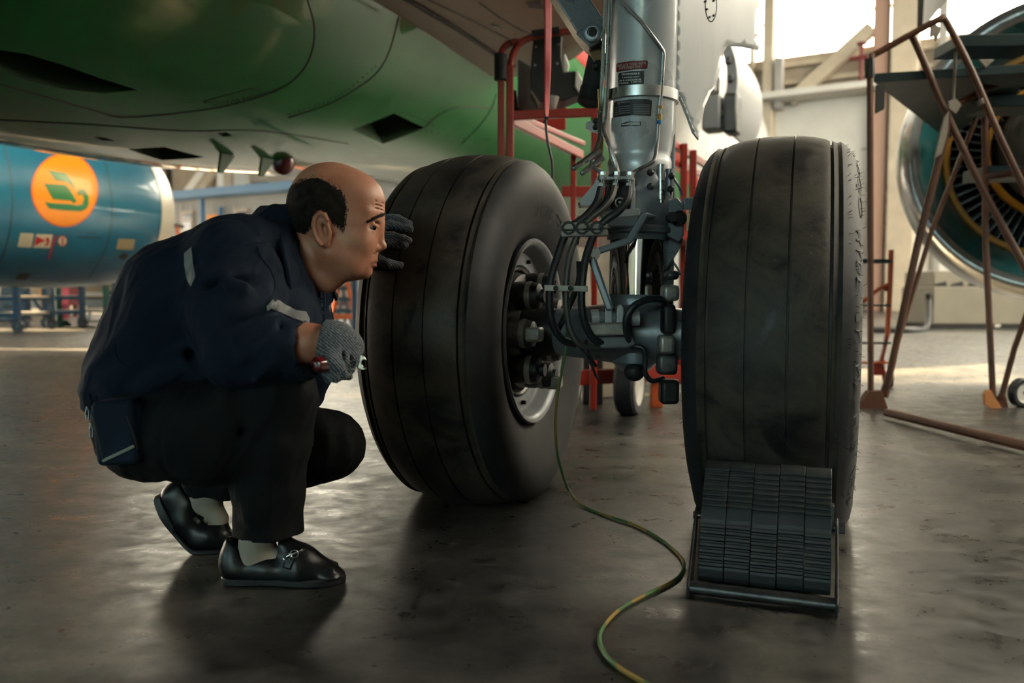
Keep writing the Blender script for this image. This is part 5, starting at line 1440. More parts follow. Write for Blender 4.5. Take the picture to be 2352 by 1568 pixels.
# collar: a folded band round the neck
def ribbon(name, A, B, mat, parent, th=.004, k=5):
    A = catmull([Vector(p) for p in A], k); B = catmull([Vector(p) for p in B], k)
    mb = MB(); n = 4
    for a, b2 in zip(A, B):
        for j in range(n + 1): mb.v.append(tuple(a.lerp(b2, j / n)))
    for i in range(len(A) - 1):
        for j in range(n): mb.f.append((i * (n + 1) + j, i * (n + 1) + j + 1, (i + 1) * (n + 1) + j + 1, (i + 1) * (n + 1) + j))
    o = mb.build(name, mat, parent, smooth=60, fix=False); s = o.modifiers.new('thick', 'SOLIDIFY'); s.thickness = th; s.offset = 0
    return o
inner = [(716, 668, 1.868), (700, 645, 1.852), (686, 600, 1.845), (675, 555, 1.85), (664, 515, 1.875), (657, 493, 1.93), (659, 496, 2.0), (672, 540, 2.04), (704, 610, 2.05), (742, 650, 2.0), (760, 652, 1.96)]
outer_ = [(724, 690, 1.845), (672, 676, 1.80), (660, 625, 1.79), (648, 575, 1.80), (640, 535, 1.835), (634, 508, 1.93), (640, 515, 2.03), (670, 570, 2.09), (720, 640, 2.1), (770, 672, 2.03), (772, 690, 1.99)]
ribbon('collar', [J(*p) for p in inner], [J(*p) for p in outer_], MAT['navy'], jacket, .006)
# placket edge, shirt, far jacket front
ribbon('placket', [J(712, 668, 1.86), J(722, 690, 1.85), J(730, 715, 1.845), J(733, 745, 1.84)], [J(690, 680, 1.82), J(694, 700, 1.82), J(700, 722, 1.82), J(704, 748, 1.82)], MAT['navy'], jacket)
mb = MB(); mb.prism([J(698, 628, 1.90), J(725, 640, 1.91), J(730, 668, 1.91), J(722, 692, 1.905), J(708, 664, 1.895)], (0, .02, 0)); mb.build('undershirt', MAT['tee'], person, bevel=.004)
ribbon('jacket_front', [J(742, 648, 1.955), J(744, 690, 1.95), J(740, 730, 1.95), J(745, 770, 1.955)], [J(772, 655, 1.99), J(762, 690, 1.99), J(757, 700, 1.99), J(772, 765, 2.0)], MAT['navy'], jacket, .008)
mb = MB(); mb.prism([J(752, 704, 1.975), J(760, 700, 1.98), J(757, 722, 1.98), J(748, 728, 1.975)], (0, .003, 0)); mb.build('reflective_strip', MAT['reflect'], jacket, smooth=0)
lan = ribbon('lanyard', [J(730, 645, 1.905), J(734, 670, 1.90), J(738, 695, 1.895), J(734, 730, 1.89)], [J(739, 646, 1.905), J(746, 670, 1.90), J(748, 695, 1.895), J(745, 732, 1.89)], M('lanyard_blue', (0.012, 0.03, 0.085), .6), person, .002)
LB = bvh_of(lan)
text_on('lanyard_print', '25 Years First Class', [(735.5, 722), (734.5, 648), (740.5, 648), (743.5, 722)], LB, MAT['print_white'], lan, .002)
# reflective strips laid on the jacket
patch('reflective_strip', [[(424, 582), (441, 568), (444, 600), (450, 634), (440, 658), (430, 640), (425, 610)]], JB, MAT['reflect'], jacket, .002, 6)
patch('reflective_strip', [[(612, 704), (628, 688), (640, 690), (656, 700), (680, 712), (702, 715), (710, 732), (709, 742), (690, 738), (664, 726), (640, 716), (622, 708), (614, 714)]], JB, MAT['reflect'], jacket, .002, 6)
for pts in ([(592, 566), (600, 590), (622, 620), (632, 660), (612, 700)], [(566, 562), (610, 556), (640, 548)], [(265, 790), (268, 820), (300, 850)]): seam('jacket_seam', pts, JB, MAT['navy'], jacket, .002)
# elastic waist band
for k in range(9):
    x = 205 + k * 15
    seam('waist_gather', [(x, 905 + k * 4), (x + 6, 925 + k * 4), (x + 8, 940 + k * 3)], JB, MAT['navy'], jacket, .004)

# socks and shoes
def shoe(name, heel, ball, toe, ankle, Y, w, sole_n):
    pass
sk = SDF(grid(at(500, 1300, 1.86).x, at(700, 1300, 1.86).x, .004), grid(1.78, 1.95, .004), grid(.02, .2, .004))
sk.chain([J(596, 1200, 1.866), J(590, 1250, 1.866), J(580, 1290, 1.866)], [.038, .037, .031], .02); sk.chain([J(585, 1288, 1.866), J(655, 1282, 1.862)], [.030, .024], .02)
sk.build('sock', MAT['sock'], person, 1)
sk = SDF(grid(at(400, 1100, 2.1).x, at(570, 1100, 2.1).x, .004), grid(2.0, 2.2, .004), grid(.06, .34, .004))
sk.chain([J(510, 1080, 2.1), J(485, 1120, 2.1), J(462, 1150, 2.1)], [.043, .037, .032], .02); sk.chain([J(470, 1140, 2.1), J(503, 1192, 2.1)], [.032, .025], .02)
sk.build('sock', MAT['sock'], person, 1)
# near shoe, flat on the floor
P = lambda x, y, dy=0: (at(x, y, 1.866).x, 1.866 + dy, at(x, y, 1.866).z)
sh = SDF(grid(at(490, 1300, 1.866).x, at(815, 1300, 1.866).x, .0035), grid(1.79, 1.945, .0035), grid(-.01, .17, .0035))
sh.chain([P(545, 1300), P(610, 1304), P(690, 1308, -.003), P(752, 1322, -.004)], [.036, .038, .041, .026], .02)
sh.chain([P(540, 1275), P(548, 1300)], [.030, .036], .02); sh.cone(P(540, 1250), P(540, 1285), .024, .03, .02)
sh.chain([P(655, 1255), P(690, 1285), P(740, 1308)], [.026, .034, .028], .02)
sh.ell(P(764, 1322, -.003), (.03, .036, .018), .02)
sh.chain([P(555, 1228), P(590, 1250), P(630, 1258)], [.028, .032, .024], .006, 's'); sh.cone(P(600, 1215), P(622, 1232), .03, .02, .006, 's')
for s in (-1, 1): sh.cone(P(680, 1268, s * .02), P(770, 1300, s * .022), .003, .003, .006)
sh.cut((0, 0, .017), (0, 0, -1))
shoe1 = sh.build('shoe', MAT['leather'], person, 1)
def sole(name, outline, y0, z0, z1, parent, mat):
    mb = MB(); n = len(outline); mb.v = [(x, y, z0) for x, y in outline] + [(x, y, z1) for x, y in outline]
    mb.f = [tuple(reversed(range(n))), tuple(range(n, 2 * n))] + [(i, (i + 1) % n, n + (i + 1) % n, n + i) for i in range(n)]
    return mb.build(name, mat, parent, bevel=.004)
x0 = P(512, 1330)[0]; x1 = P(794, 1330)[0]; Ls = x1 - x0
def wd(t): return np.interp(t, [0, .04, .15, .35, .55, .72, .88, .96, 1], [.012, .028, .036, .031, .038, .046, .038, .022, .004])
ts = np.linspace(0, 1, 30)
out = [(x0 + Ls * t, 1.866 - wd(t)) for t in ts] + [(x0 + Ls * t, 1.866 + wd(t)) for t in ts[::-1]]
sole('sole', out, 0, .0, .02, shoe1, MAT['sole'])
# saddle strap with a metal snaffle bit
SHB = bvh_of(shoe1)
ribbon('shoe_strap', [hit(SHB, *q)[0] + Vector((0, -.002, .002)) for q in ((650, 1305), (655, 1290), (668, 1274), (684, 1264), (694, 1258))], [hit(SHB, *q)[0] + Vector((0, -.002, .002)) for q in ((668, 1310), (674, 1292), (684, 1279), (696, 1268), (703, 1262))], MAT['leather'], shoe1, .003, 3)
mb = MB(); pr = [hit(SHB, x, y)[0] + Vector((0, -.005, .004)) for x, y in ((660, 1280), (668, 1276), (678, 1273), (688, 1268), (696, 1264))]
mb.tube(pr, .0022, 8, 3)
for q in (pr[0], pr[2]):
    mb.tube([q + Vector((.009 * math.cos(t), -.002, .009 * math.sin(t))) for t in np.linspace(0, 2 * math.pi, 14)], .0016, 6)
mb.build('buckle', MAT['brushed'], shoe1)
# far shoe, on its toes with the heel raised
Yf = 2.10; Q = lambda x, y, dy=0: (at(x, y, Yf).x, Yf + dy, at(x, y, Yf).z)
sh = SDF(grid(at(335, 1200, Yf).x, at(575, 1200, Yf).x, .004), grid(Yf - .08, Yf + .08, .004), grid(-.01, .26, .004))
sh.chain([Q(402, 1140), Q(430, 1190), Q(466, 1232), Q(520, 1245)], [.036, .036, .036, .026], .02)
sh.chain([Q(420, 1122), Q(440, 1150)], [.028, .034], .02); sh.chain([Q(505, 1205), Q(490, 1225), Q(520, 1240)], [.022, .034, .024], .02)
sh.chain([Q(452, 1112), Q(474, 1150), Q(494, 1190)], [.034, .036, .024], .006, 's')
shoe2 = sh.build('shoe', MAT['leather'], person, 1)
path = [Q(358, 1138), Q(385, 1192), Q(420, 1236), Q(452, 1262), Q(490, 1272), Q(535, 1266)]
mb = MB(); pts = catmull([Vector(p) for p in path], 6); n = len(pts)
for i, p in enumerate(pts):
    t = (pts[min(i + 1, n - 1)] - pts[max(0, i - 1)]).normalized(); nrm = Vector((-t.z, 0, t.x)); w_ = float(wd(i / (n - 1)))
    th = .022 if i < n * .28 else .011
    p = Vector((p.x, p.y, max(p.z, .001)))
    for q in ((-w_, 0), (w_, 0), (w_, 1), (-w_, 1)):
        mb.v.append(tuple(p + Vector((0, q[0], 0)) + nrm * (th * q[1])))
for i in range(n - 1):
    for k in range(4): mb.f.append((i * 4 + k, i * 4 + (k + 1) % 4, i * 4 + 4 + (k + 1) % 4, i * 4 + 4 + k))
mb.f += [(0, 1, 2, 3), tuple((n - 1) * 4 + k for k in (3, 2, 1, 0))]
mb.build('sole', MAT['sole'], shoe2, bevel=.003)

# gloves
YR = 1.71
def G(x, y, dy=0): p = at(x, y, YR); return (p.x, YR + dy, p.z)
gl = SDF(grid(G(715, 800)[0], G(845, 800)[0], .0022), grid(YR - .075, YR + .09, .0022), grid(G(780, 885)[2], G(780, 725)[2], .0022))
gl.cone(G(742, 786, .005), G(752, 788, .004), .042, .043, .01)
gl.chain([G(752, 788, .004), G(775, 792, .0), G(796, 800, .0)], [.043, .042, .036], .02, squash=((0, 1, 0), .8))
fing = [[(806, 778, .02), (816, 800, .0), (812, 828, -.012), (795, 838, -.008)], [(802, 784, .0), (812, 812, -.018), (806, 842, -.024), (785, 848, -.02)],
        [(794, 796, -.018), (802, 828, -.03), (796, 852, -.034), (774, 852, -.03)], [(782, 806, -.028), (788, 838, -.038), (780, 858, -.04), (762, 856, -.036)]]
for f_ in fing: gl.chain([G(*q) for q in f_], [.0165, .0155, .0145, .012], .003)
for fa, fb in zip(fing, fing[1:]): gl.chain([((np.array(G(*p)) + np.array(G(*q))) / 2 + np.array((.006, -.012, -.004))) for p, q in list(zip(fa, fb))[0:3]], [.003, .0035, .0035], .004, 's')
gl.chain([G(764, 806, -.03), G(772, 826, -.045), G(788, 838, -.046)], [.017, .015, .0125], .008)
gl.chain([G(770, 860, .01), G(797, 866, .02)], [.012, .009], .006)
gl.cone(G(722, 786, .005), G(748, 787, .004), .0385, .0385, .004, 's')
gl.cut(G(737, 790), (-1, 0, .18))
gl1 = gl.build('work_glove', MAT['knit'], person, 1)
mb = MB()
for k in range(12):
    p = Vector(G(762 + rnd.uniform(-8, 8), 862 + rnd.uniform(-3, 3), -.02)); mb.tube([p, p + Vector((rnd.uniform(-.006, .006), 0, -.006)), p + Vector((rnd.uniform(-.012, .012), 0, -.013))], .0007, 4)
tag(mb.build('loose_threads', MAT['knit'], gl1, fix=False), kind='stuff')
TBV = bvh_of(tread_l)
def T(x, y, lift):
    p, n = hit(TBV, x, y); return tuple(p + n * lift)
wr_ = at(856, 588, 2.33)
pts_ = [T(x, y, .02) for x, y in ((900, 525), (900, 545), (900, 560))]
lo = Vector((min(wr_.x, at(840, 560, 2.33).x) - .02, min(p[1] for p in pts_) - .09, 0)); 
gl = SDF(grid(at(835, 560, 2.33).x, at(960, 560, 2.4).x, .0025), grid(min(wr_.y, min(p[1] for p in pts_)) - .07, max(p[1] for p in pts_) + .09, .0025), grid(at(880, 650, 2.35).z, at(880, 490, 2.35).z, .0025))
palm = Vector(T(872, 560, .028))
gl.cone(wr_, palm, .033, .036, .01); gl.ell(palm + Vector((.012, 0, 0)), (.035, .022, .038), .015)
for f_ in ([(878, 548, .02), (908, 548, .015), (930, 553, .012), (943, 556, .010)], [(878, 532, .022), (908, 524, .017), (932, 526, .012), (946, 531, .010)], [(876, 522, .03), (898, 512, .026), (920, 510, .016), (934, 514, .010)], [(874, 566, .02), (900, 562, .014), (922, 566, .012), (934, 566, .010)]):
    gl.chain([T(*q) for q in f_], [.0135, .0125, .0118, .0098], .005)
gl.chain([T(866, 590, .02), T(884, 606, .018), T(900, 611, .015), T(912, 611, .012)], [.017, .0145, .0135, .012], .008)
gl2 = gl.build('work_glove', MAT['knit'], person, 1)

# held tools
mb = MB(); c = Vector(G(826, 831, -.012))
def W(x, y, d=0): return at(x + 4, y, YR - .012 + d)
pl = [(816, 812), (824, 812), (832, 818), (838, 828), (830, 826), (826, 830), (827, 838), (832, 844), (838, 844), (834, 849), (826, 850), (819, 846), (812, 838), (806, 834), (740, 838), (740, 828), (806, 824), (812, 820)]
mb.prism([W(*q) for q in pl], (0, .008, 0))
wrn = mb.build('wrench', M('wrench_chrome', (0.5, 0.5, 0.49), .22, metal=1.0), bevel=.0015)
tag(wrn, 'chrome open-ended wrench gripped in the gray gloved fist', 'wrench')
tl = thing('screwdriver', G(750, 832, -.05), 'screwdriver with dark red translucent handle sticking out of the gloved fist', 'screwdriver')
a = Vector(G(738, 830, -.066)); b_ = Vector(G(786, 834, -.016)); d = (b_ - a)
mb = MB(); L_ = d.length; mb.lathe(a, d, [(-.001, .001), (0, .010), (.004, .0155), (.012, .0175), (L_ * .55, .0175), (L_, .014)], 20)
mb.build('handle', M('red_handle', (0.14, 0.008, 0.01), .12, coat=1.0, col2=(.09, .005, .007)), tl)
mb = MB(); mb.cyl(b_, b_ + d.normalized() * .05, .0035, n=10); mb.build('shaft', MAT['brushed'], tl)

# belt pouch
pc = thing('belt_pouch', at(265, 1070, 1.75), 'dark navy zipped belt pouch hanging behind the crouching man', 'pouch')
def K(x, y, d=0): return Vector(at(x, y, 1.715 + d))
corn = [K(200, 918), K(290, 948), K(322, 1034), K(240, 1077)]
ctr = sum(corn, Vector()) / 4
ux = ((corn[1] - corn[0]) + (corn[2] - corn[3])).normalized(); uz = ((corn[0] - corn[3]) + (corn[1] - corn[2])); uz = (uz - ux * uz.dot(ux)).normalized(); uy = uz.cross(ux)
Rp = Matrix((ux, uy, uz)).transposed()
sd = SDF(grid(ctr.x - .14, ctr.x + .14, .004), grid(ctr.y - .08, ctr.y + .16, .004), grid(ctr.z - .14, ctr.z + .14, .004))
sd.box(ctr + uy * .045, (.046, .05, .070), .014, .0, R=Rp); sd.box(ctr + uy * .045 + ux * .006, (.048, .036, .062), .016, .004, R=Rp)
po = sd.build('body', MAT['navy'] if False else cloth_mat('pouch_cloth', (0.007, 0.016, 0.032), (0.012, 0.026, 0.048)), pc, 1)
POB = bvh_of(po)
def pline(name, pts, r, mat): return seam(name, pts, POB, mat, pc, r)
pline('zipper', [(236, 1058), (262, 1046), (290, 1033), (308, 1024)], .0035, M('zip_pale', (.42, .46, .38), .5, metal=.2))
pline('piping', [(208, 932), (222, 990), (240, 1064)], .0025, MAT['black']); pline('piping', [(292, 955), (306, 995), (316, 1030)], .0025, MAT['black'])
for (x, y) in ((200, 952), (209, 990)):
    mb = MB(); p = K(x, y, .02); mb.tube([p + Vector((0, 0, .018)), p + Vector((.004, 0, .006)), p + Vector((.003, 0, -.012)), p + Vector((-.003, 0, -.012)), p + Vector((-.003, 0, .006)), p + Vector((0, 0, .018))], .0014, 6); mb.build('zip_pull', MAT['brushed'], pc)
# ------------------------------------------------------------------ wheel chock
MAT['chock_rubber'] = M('chock_rubber', (0.022, 0.026, 0.028), 0.5, col2=(0.085, 0.075, 0.06), vscale=18, lo=.5, hi=.78, bump=.15, bscale=90, bdist=.002)
MAT['chock_steel'] = M('chock_steel', (0.045, 0.047, 0.05), 0.36, metal=0.7, col2=(0.09, 0.09, 0.09), vscale=30)
CO = on_floor(1583, 1370)
def ck(w, d, z): return CO + AX * w + GF * d + UP * z
chock = thing('wheel_chock', ck(.15, .15, 0), 'black ribbed rubber wheel chock in a steel frame against the right tire', 'chock')
def ribs(p, q, n, hgt, fl=.45):
    p = np.array(p); q = np.array(q); t = (q - p) / n; nrm = np.array([-t[1], t[0]]); nrm /= np.linalg.norm(nrm)
    out = []
    for i in range(n):
        a = p + t * i; out += [a, a + t * .12 + nrm * hgt, a + t * .58 + nrm * hgt, a + t * .70]
    out.append(q); return [tuple(o) for o in out]
prof = [(.052, .022), (.046, .035), (.045, .052)] + ribs((.047, .058), (.085, .150), 7, .0055) + [(.087, .156), (.098, .178)] + ribs((.1, .181), (.168, .262), 8, .0055) + [(.176, .268), (.19, .272), (.21, .262), (.235, .2), (.31, .02)]
SW = .0565
for k in range(5):
    mb = MB(); w0 = .012 + k * SW; jig = (0, .001, -.001, .0015, .0)[k]
    mb.prism([ck(w0 + .0008, d + jig, z + jig) for d, z in prof], AX * (SW - .0016)); mb.build('rubber_strip', MAT['chock_rubber'], chock, smooth=0, bevel=.0008, seg=1)
mb = MB(); mb.cyl(ck(-.004, .0, .022), ck(.31, .0, .022), .0145, n=20); mb.build('front_bar', MAT['chock_steel'], chock)
for w in (-.004, .302):
    mb = MB(); mb.prism([ck(w, -.018, .002), ck(w, -.02, .03), ck(w, -.005, .045), ck(w, .10, .165), ck(w, .125, .175), ck(w, .14, .16), ck(w, .06, .03), ck(w, .06, .002)], AX * .006); mb.build('side_plate', MAT['chock_steel'], chock, smooth=0, bevel=.0015)
mb = MB(); mb.cyl(ck(-.008, .115, .155), ck(.322, .115, .155), .009, n=16); mb.cyl(ck(.308, .115, .155), ck(.322, .115, .155), .0125, n=6); mb.build('pivot_bolt', MAT['chock_steel'], chock)
mb = MB(); mb.box(ck(.295, .12, .18), (.008, .03, .05), frame(AX)); mb.build('lock_plate', MAT['chock_steel'], chock, bevel=.001)

# ------------------------------------------------------------------ grounding cable
def cable_mat():
    m = bpy.data.materials.new('yellow_green_cable'); m.use_nodes = True
    nt = m.node_tree; N = nt.nodes; L = nt.links; b = N['Principled BSDF']
    tc = N.new('ShaderNodeTexCoord'); w = N.new('ShaderNodeTexWave'); w.inputs['Scale'].default_value = 4.0; w.inputs['Distortion'].default_value = 2.0
    L.new(tc.outputs['Object'], w.inputs['Vector'])
    r = N.new('ShaderNodeValToRGB'); r.color_ramp.elements[0].position = .4; r.color_ramp.elements[0].color = (.32, .21, .05, 1); r.color_ramp.elements[1].position = .6; r.color_ramp.elements[1].color = (.07, .16, .05, 1)
    L.new(w.outputs['Fac'], r.inputs['Fac']); L.new(r.outputs['Color'], b.inputs['Base Color']); b.inputs['Roughness'].default_value = .4
    return m
cp = [at(1304, 640, 2.47), at(1303, 720, 2.46), at(1300, 800, 2.45), at(1289, 860, 2.45), at(1279, 920, 2.46), at(1276, 980, 2.48), at(1280, 1040, 2.52), at(1294, 1095, 2.57), at(1312, 1135, 2.61)]
cp += [on_floor(x, y, .0055) for x, y in ((1345, 1164), (1400, 1186), (1460, 1206), (1515, 1236), (1556, 1270), (1571, 1297), (1558, 1325), (1520, 1348), (1470, 1372), (1420, 1402), (1385, 1440), (1377, 1472), (1394, 1508), (1432, 1540), (1490, 1572), (1560, 1600), (1640, 1660))]
mb = MB(); mb.tube(cp, .0043, 10, 8)
tag(mb.build('grounding_cable', cable_mat()), 'yellow and green cable hanging from the gear and looping over the floor', 'cable')

# ------------------------------------------------------------------ red streamer with black cord
st_ = thing('warning_streamer', at(1258, 400, 3.1), 'long red warning streamer hanging on a black cord before the red platform', 'streamer')
S_Y = 3.1; W_ = [(-30, 1249, 1268), (40, 1250, 1267), (100, 1250.5, 1266), (160, 1250, 1265.5), (210, 1250, 1263), (250, 1251, 1261), (268, 1253, 1259)]
A_ = [at(x0, y, S_Y + .02 * math.sin(y / 60)) for y, x0, x1 in W_]; B_ = [at(x1, y, S_Y + .03 + .02 * math.sin(y / 45)) for y, x0, x1 in W_]
ribbon('streamer', A_, B_, M('streamer_red', (.42, .012, .022), .6, col2=(.3, .008, .015), vscale=20), st_, .002)
MB().tube([at(1253, 262, S_Y), at(1254, 290, S_Y), at(1257, 320, S_Y), at(1263, 350, S_Y), at(1268, 375, S_Y), at(1269, 420, S_Y)], .005, 8, 5).build('cord', MAT['black'], st_)
MB().tube([at(1249, 282, S_Y), at(1254, 274, S_Y), at(1258, 270, S_Y)], .005, 6, 3).build('cord_knot', MAT['black'], st_)

# ------------------------------------------------------------------ red work platform behind the wheels
MAT['red_paint'] = M('red_paint', (0.30, 0.022, 0.012), 0.35, col2=(0.23, 0.018, 0.011), vscale=4, coat=.3)
MAT['foam'] = M('black_foam', (0.012, 0.013, 0.014), 0.8)
wp_ = thing('work_platform', (at(1300, 900, 4.6).x, 4.6, 0), 'red tubular work platform with guard rails parked behind the left tire', 'work platform')
def tubep(name, pts, r, mat, parent, k=0, n=10): return MB().tube([at(*p) for p in pts], r, n, k).build(name, mat, parent)
YF = 4.3; YB = 5.4
def foot(px, Y): p = at(px, 900, Y); return Vector((p.x, p.y, 0))
def postp(name, px, py, Y, r):
    p = at(px, py, Y); mb = MB(); mb.beam(p, (p.x, p.y, .05), r * 2, r * 2, (0, 1, 0)); return mb.build(name, MAT['red_paint'], wp_, smooth=0, bevel=.006)
postp('post', 1151, 175, YF, .018); postp('post', 1171, 150, YF, .02)
tubep('guard_rail', [(1151, 180, YF), (1151, 130, YF), (1158, 108, YF), (1176, 98, YF), (1188, 96, YF), (1194, 100, YF + .4)], .017, MAT['red_paint'], wp_, 4)
tubep('guard_rail', [(1172, 180, YF), (1174, 140, YF), (1186, 108, YF), (1210, 90, YF), (1250, 80, YF), (1310, 72, YF), (1372, 66, YF)], .017, MAT['red_paint'], wp_, 5)
tubep('foam_sleeve', [(1150, 125, YF - .01), (1150, 184, YF - .01)], .034, MAT['foam'], wp_, 0, 14)
tubep('foam_sleeve', [(1222, 80, YF), (1256, 75, YF), (1284, 71, YF)], .022, MAT['foam'], wp_, 0, 12)
def beamp(name, p, q, w, h_, mat=None): mb = MB(); mb.beam(at(*p), at(*q), w, h_); return mb.build(name, mat or MAT['red_paint'], wp_, smooth=0, bevel=.004)
beamp('rail', (1172, 266, YF), (1400, 256, YF), .03, .045); beamp('rail', (1174, 276, YF), (1335, 356, YB), .035, .05, MAT['red_paint'])
beamp('rail', (1172, 262, YF), (1340, 330, YB + .6), .03, .03)
postp('post', 1317, 340, YB, .018); postp('post', 1366, 262, YF, .018)
beamp('rail', (1290, 440, YB), (1470, 440, YB), .03, .07); beamp('toe_board', (1230, 258, YB + .7), (1300, 258, YB + .7), .02, .26)
beamp('rail', (1500, 300, YF + .5), (1640, 392, YB + 1.6), .035, .05); postp('post', 1571, 330, YF + 1.2, .022); postp('post', 1592, 345, YF + 1.2, .022)
beamp('rail', (1540, 372, YF + 1), (1610, 400, YB + 1), .03, .04)
# deck, base and castors
d0 = at(1160, 600, YF); d1 = at(1590, 600, YF + 1.2)
mb = MB(); mb.prism([Vector((d0.x, YF, .98)), Vector((d1.x, YF + .6, .98)), Vector((d1.x, YF + 1.3, .98)), Vector((d0.x + .2, YF + 1.3, .98))], (0, 0, .05)); mb.build('deck', MAT['red_paint'], wp_, smooth=0)
mb = MB(); mb.beam((d0.x, YF, .2), (d1.x, YF + .6, .2), .06, .08); mb.build('base_rail', MAT['red_paint'], wp_, smooth=0)
mb = MB(); mb.beam((d0.x + .2, YF + 1.3, .2), (d1.x, YF + 1.3, .2), .06, .08); mb.build('base_rail', MAT['red_paint'], wp_, smooth=0)
MAT['orange_paint'] = M('orange_paint', (0.58, 0.10, 0.025), 0.45, col2=(0.45, 0.08, 0.02), vscale=4)
p = at(1508, 840, 4.75); mb = MB(); mb.box((p.x, p.y, .2), (.07, .07, .4)); mb.build('outrigger', MAT['orange_paint'], wp_, bevel=.005)
def castor(c, r, w, ax, parent, hub='decal_white'):
    mb = MB(); ax = Vector(ax).normalized()
    mb.lathe(c, ax, [(-w / 2, r * .7), (-w / 2, r * .93), (-w * .35, r), (w * .35, r), (w / 2, r * .93), (w / 2, r * .7)], 40, caps=False); t = mb.build('castor_tire', MAT['hose'], parent)
    mb = MB(); mb.lathe(c, ax, [(-w / 2 - .001, r * .7), (-w * .3, r * .66), (-w * .3, .01), (w * .3, .01), (w * .3, r * .55), (w / 2 + .001, r * .7)], 40, caps=False); mb.build('castor_hub', MAT[hub], t)
castor(Vector((at(1446, 900, 4.45).x, 4.45, .175)), .175, .11, AX, wp_)
castor(Vector((at(1300, 900, 4.6).x, 4.6, .175)), .175, .11, AX, wp_)
mb = MB(); p = at(1446, 800, 4.45); mb.box((p.x, p.y, .39), (.16, .12, .06)); mb.build('castor_plate', MAT['steel_dark'], wp_, bevel=.005)
mb = MB(); p = at(1360, 820, 4.9); mb.box((p.x, p.y, .27), (.12, .12, .54)); mb.build('jack_leg', MAT['steel_dark'], wp_, bevel=.008)
mb = MB(); p = at(1395, 840, 5.2); mb.box((p.x, p.y, .25), (.09, .09, .5)); mb.build('jack_leg', MAT['beige_steel'], wp_, bevel=.008)
# black tool case and grey panel hung inside the rails
def boxy(name, poly, Y, dep, mat, parent, bev=.006):
    mb = MB(); mb.prism([at(x, y, Y) for x, y in poly], (0, dep, 0)); return mb.build(name, mat, parent, smooth=0, bevel=bev)
bag = thing('control_box', at(1260, 230, 4.36), 'black control box with white sides hanging from the red platform rail', 'control box')
boxy('case', [(1225, 84), (1291, 82), (1289, 128), (1296, 165), (1322, 162), (1338, 214), (1300, 230), (1240, 234), (1220, 205), (1219, 150)], 4.42, .2, MAT['black'], bag)
boxy('side_panel', [(1292, 126), (1298, 122), (1308, 150), (1305, 165), (1294, 166)], 4.44, .02, MAT['white_paint'], bag)
boxy('side_panel', [(1322, 162), (1328, 164), (1340, 186), (1342, 200), (1332, 218), (1320, 198)], 4.41, .02, MAT['white_paint'], bag)
for (x, y) in ((1231, 108), (1283, 102), (1229, 150), (1280, 146)):
    mb = MB(); p = at(x, y, 4.42); mb.cyl(p, p - Vector((0, .006, 0)), .007, n=10); mb.build('screw', MAT['brushed'], bag)
mb = MB(); mb.cyl(at(1270, 222, 4.4), at(1268, 250, 4.4), .035, .02, 14); mb.build('lamp_socket', MAT['worn_alu'], bag)
pan = boxy('instruction_board', [(1190, 134), (1220, 150), (1222, 210), (1236, 236), (1242, 255), (1215, 256), (1188, 244)], 4.66, .02, MAT['grey_panel'], None)
tag(pan, 'grey metal panel mounted inside the red platform rails', 'panel')
tag(boxy('equipment_case', [(1172, 208), (1186, 206), (1190, 246), (1222, 258), (1176, 260)], 4.52, .06, MAT['black'], None), 'small black case beside the grey panel on the red platform', 'case')

# ------------------------------------------------------------------ rusty brown boarding stand on the right
MAT['rust'] = M('rust_brown_paint', (0.085, 0.032, 0.018), 0.5, col2=(0.14, 0.05, 0.024), vscale=7, bump=.2, bscale=80)
MAT['teal_deck'] = M('dark_teal_deck', (0.008, 0.026, 0.03), 0.5, col2=(0.014, 0.04, 0.045), vscale=6)
MAT['rag'] = M('tape_rag', (0.24, 0.21, 0.18), 0.8, bump=.4, bscale=60)
sd_ = thing('boarding_stand', (at(2150, 900, 4.7).x, 4.7, 0), 'tall rust-brown tubular stand with dark teal platform in front of the right engine', 'maintenance stand')
Y0 = 4.7
def tr_(name, pts, r=.017, mat=None, k=0): return tubep(name, pts, r, mat or MAT['rust'], sd_, k)
tr_('upright', [(1998, 140, Y0), (1999, 500, Y0), (2000, 915, Y0)], .017)
tr_('handrail', [(1996, 150, Y0), (2002, 130, Y0), (2018, 120, Y0), (2150, 48, Y0 - .1), (2164, 44, Y0 - .1), (2176, 54, Y0 - .1), (2230, 160, Y0 - .15), (2290, 300, Y0 - .2), (2352, 432, Y0 - .25), (2430, 600, Y0 - .3)], .019, None, 4)
tr_('handrail', [(2094, 82, Y0 - .05), (2110, 115, Y0 - .05), (2180, 275, Y0 - .1), (2260, 440, Y0 - .15), (2330, 570, Y0 - .2), (2420, 740, Y0 - .3)], .019, None, 3)
tubep('rail_bracket', [(1998, 135, Y0), (1998, 178, Y0)], .026, MAT['steel_dark'], sd_, 0, 6)
tr_('leg', [(2180, 275, Y0 - .1), (2108, 560, Y0 - .05), (2032, 912, Y0)], .02); tr_('leg', [(2243, 270, Y0 + .3), (2140, 530, Y0 + .2), (2026, 905, Y0)], .014)
tr_('leg', [(2262, 270, Y0 + .2), (2264, 560, Y0 + .1), (2281, 915, Y0 + .05)], .018); tr_('leg', [(2370, 690, Y0 - .1), (2330, 800, Y0), (2300, 912, Y0 + .03)], .016)
tr_('crossbar', [(2200, 238, Y0), (2262, 205, Y0 + .1), (2420, 150, Y0 + .2)], .018); tr_('crossbar', [(2262, 408, Y0 + .1), (2360, 390, Y0)], .02)
tr_('base_bar', [(2030, 944, Y0), (2290, 941, Y0 + .05)], .013); 
a = on_floor(2036, 962); b_ = on_floor(2460, 1070); MB().tube([(a.x, a.y, .035), (b_.x, b_.y, .035)], .022, 10).build('base_bar', MAT['rust'], sd_)
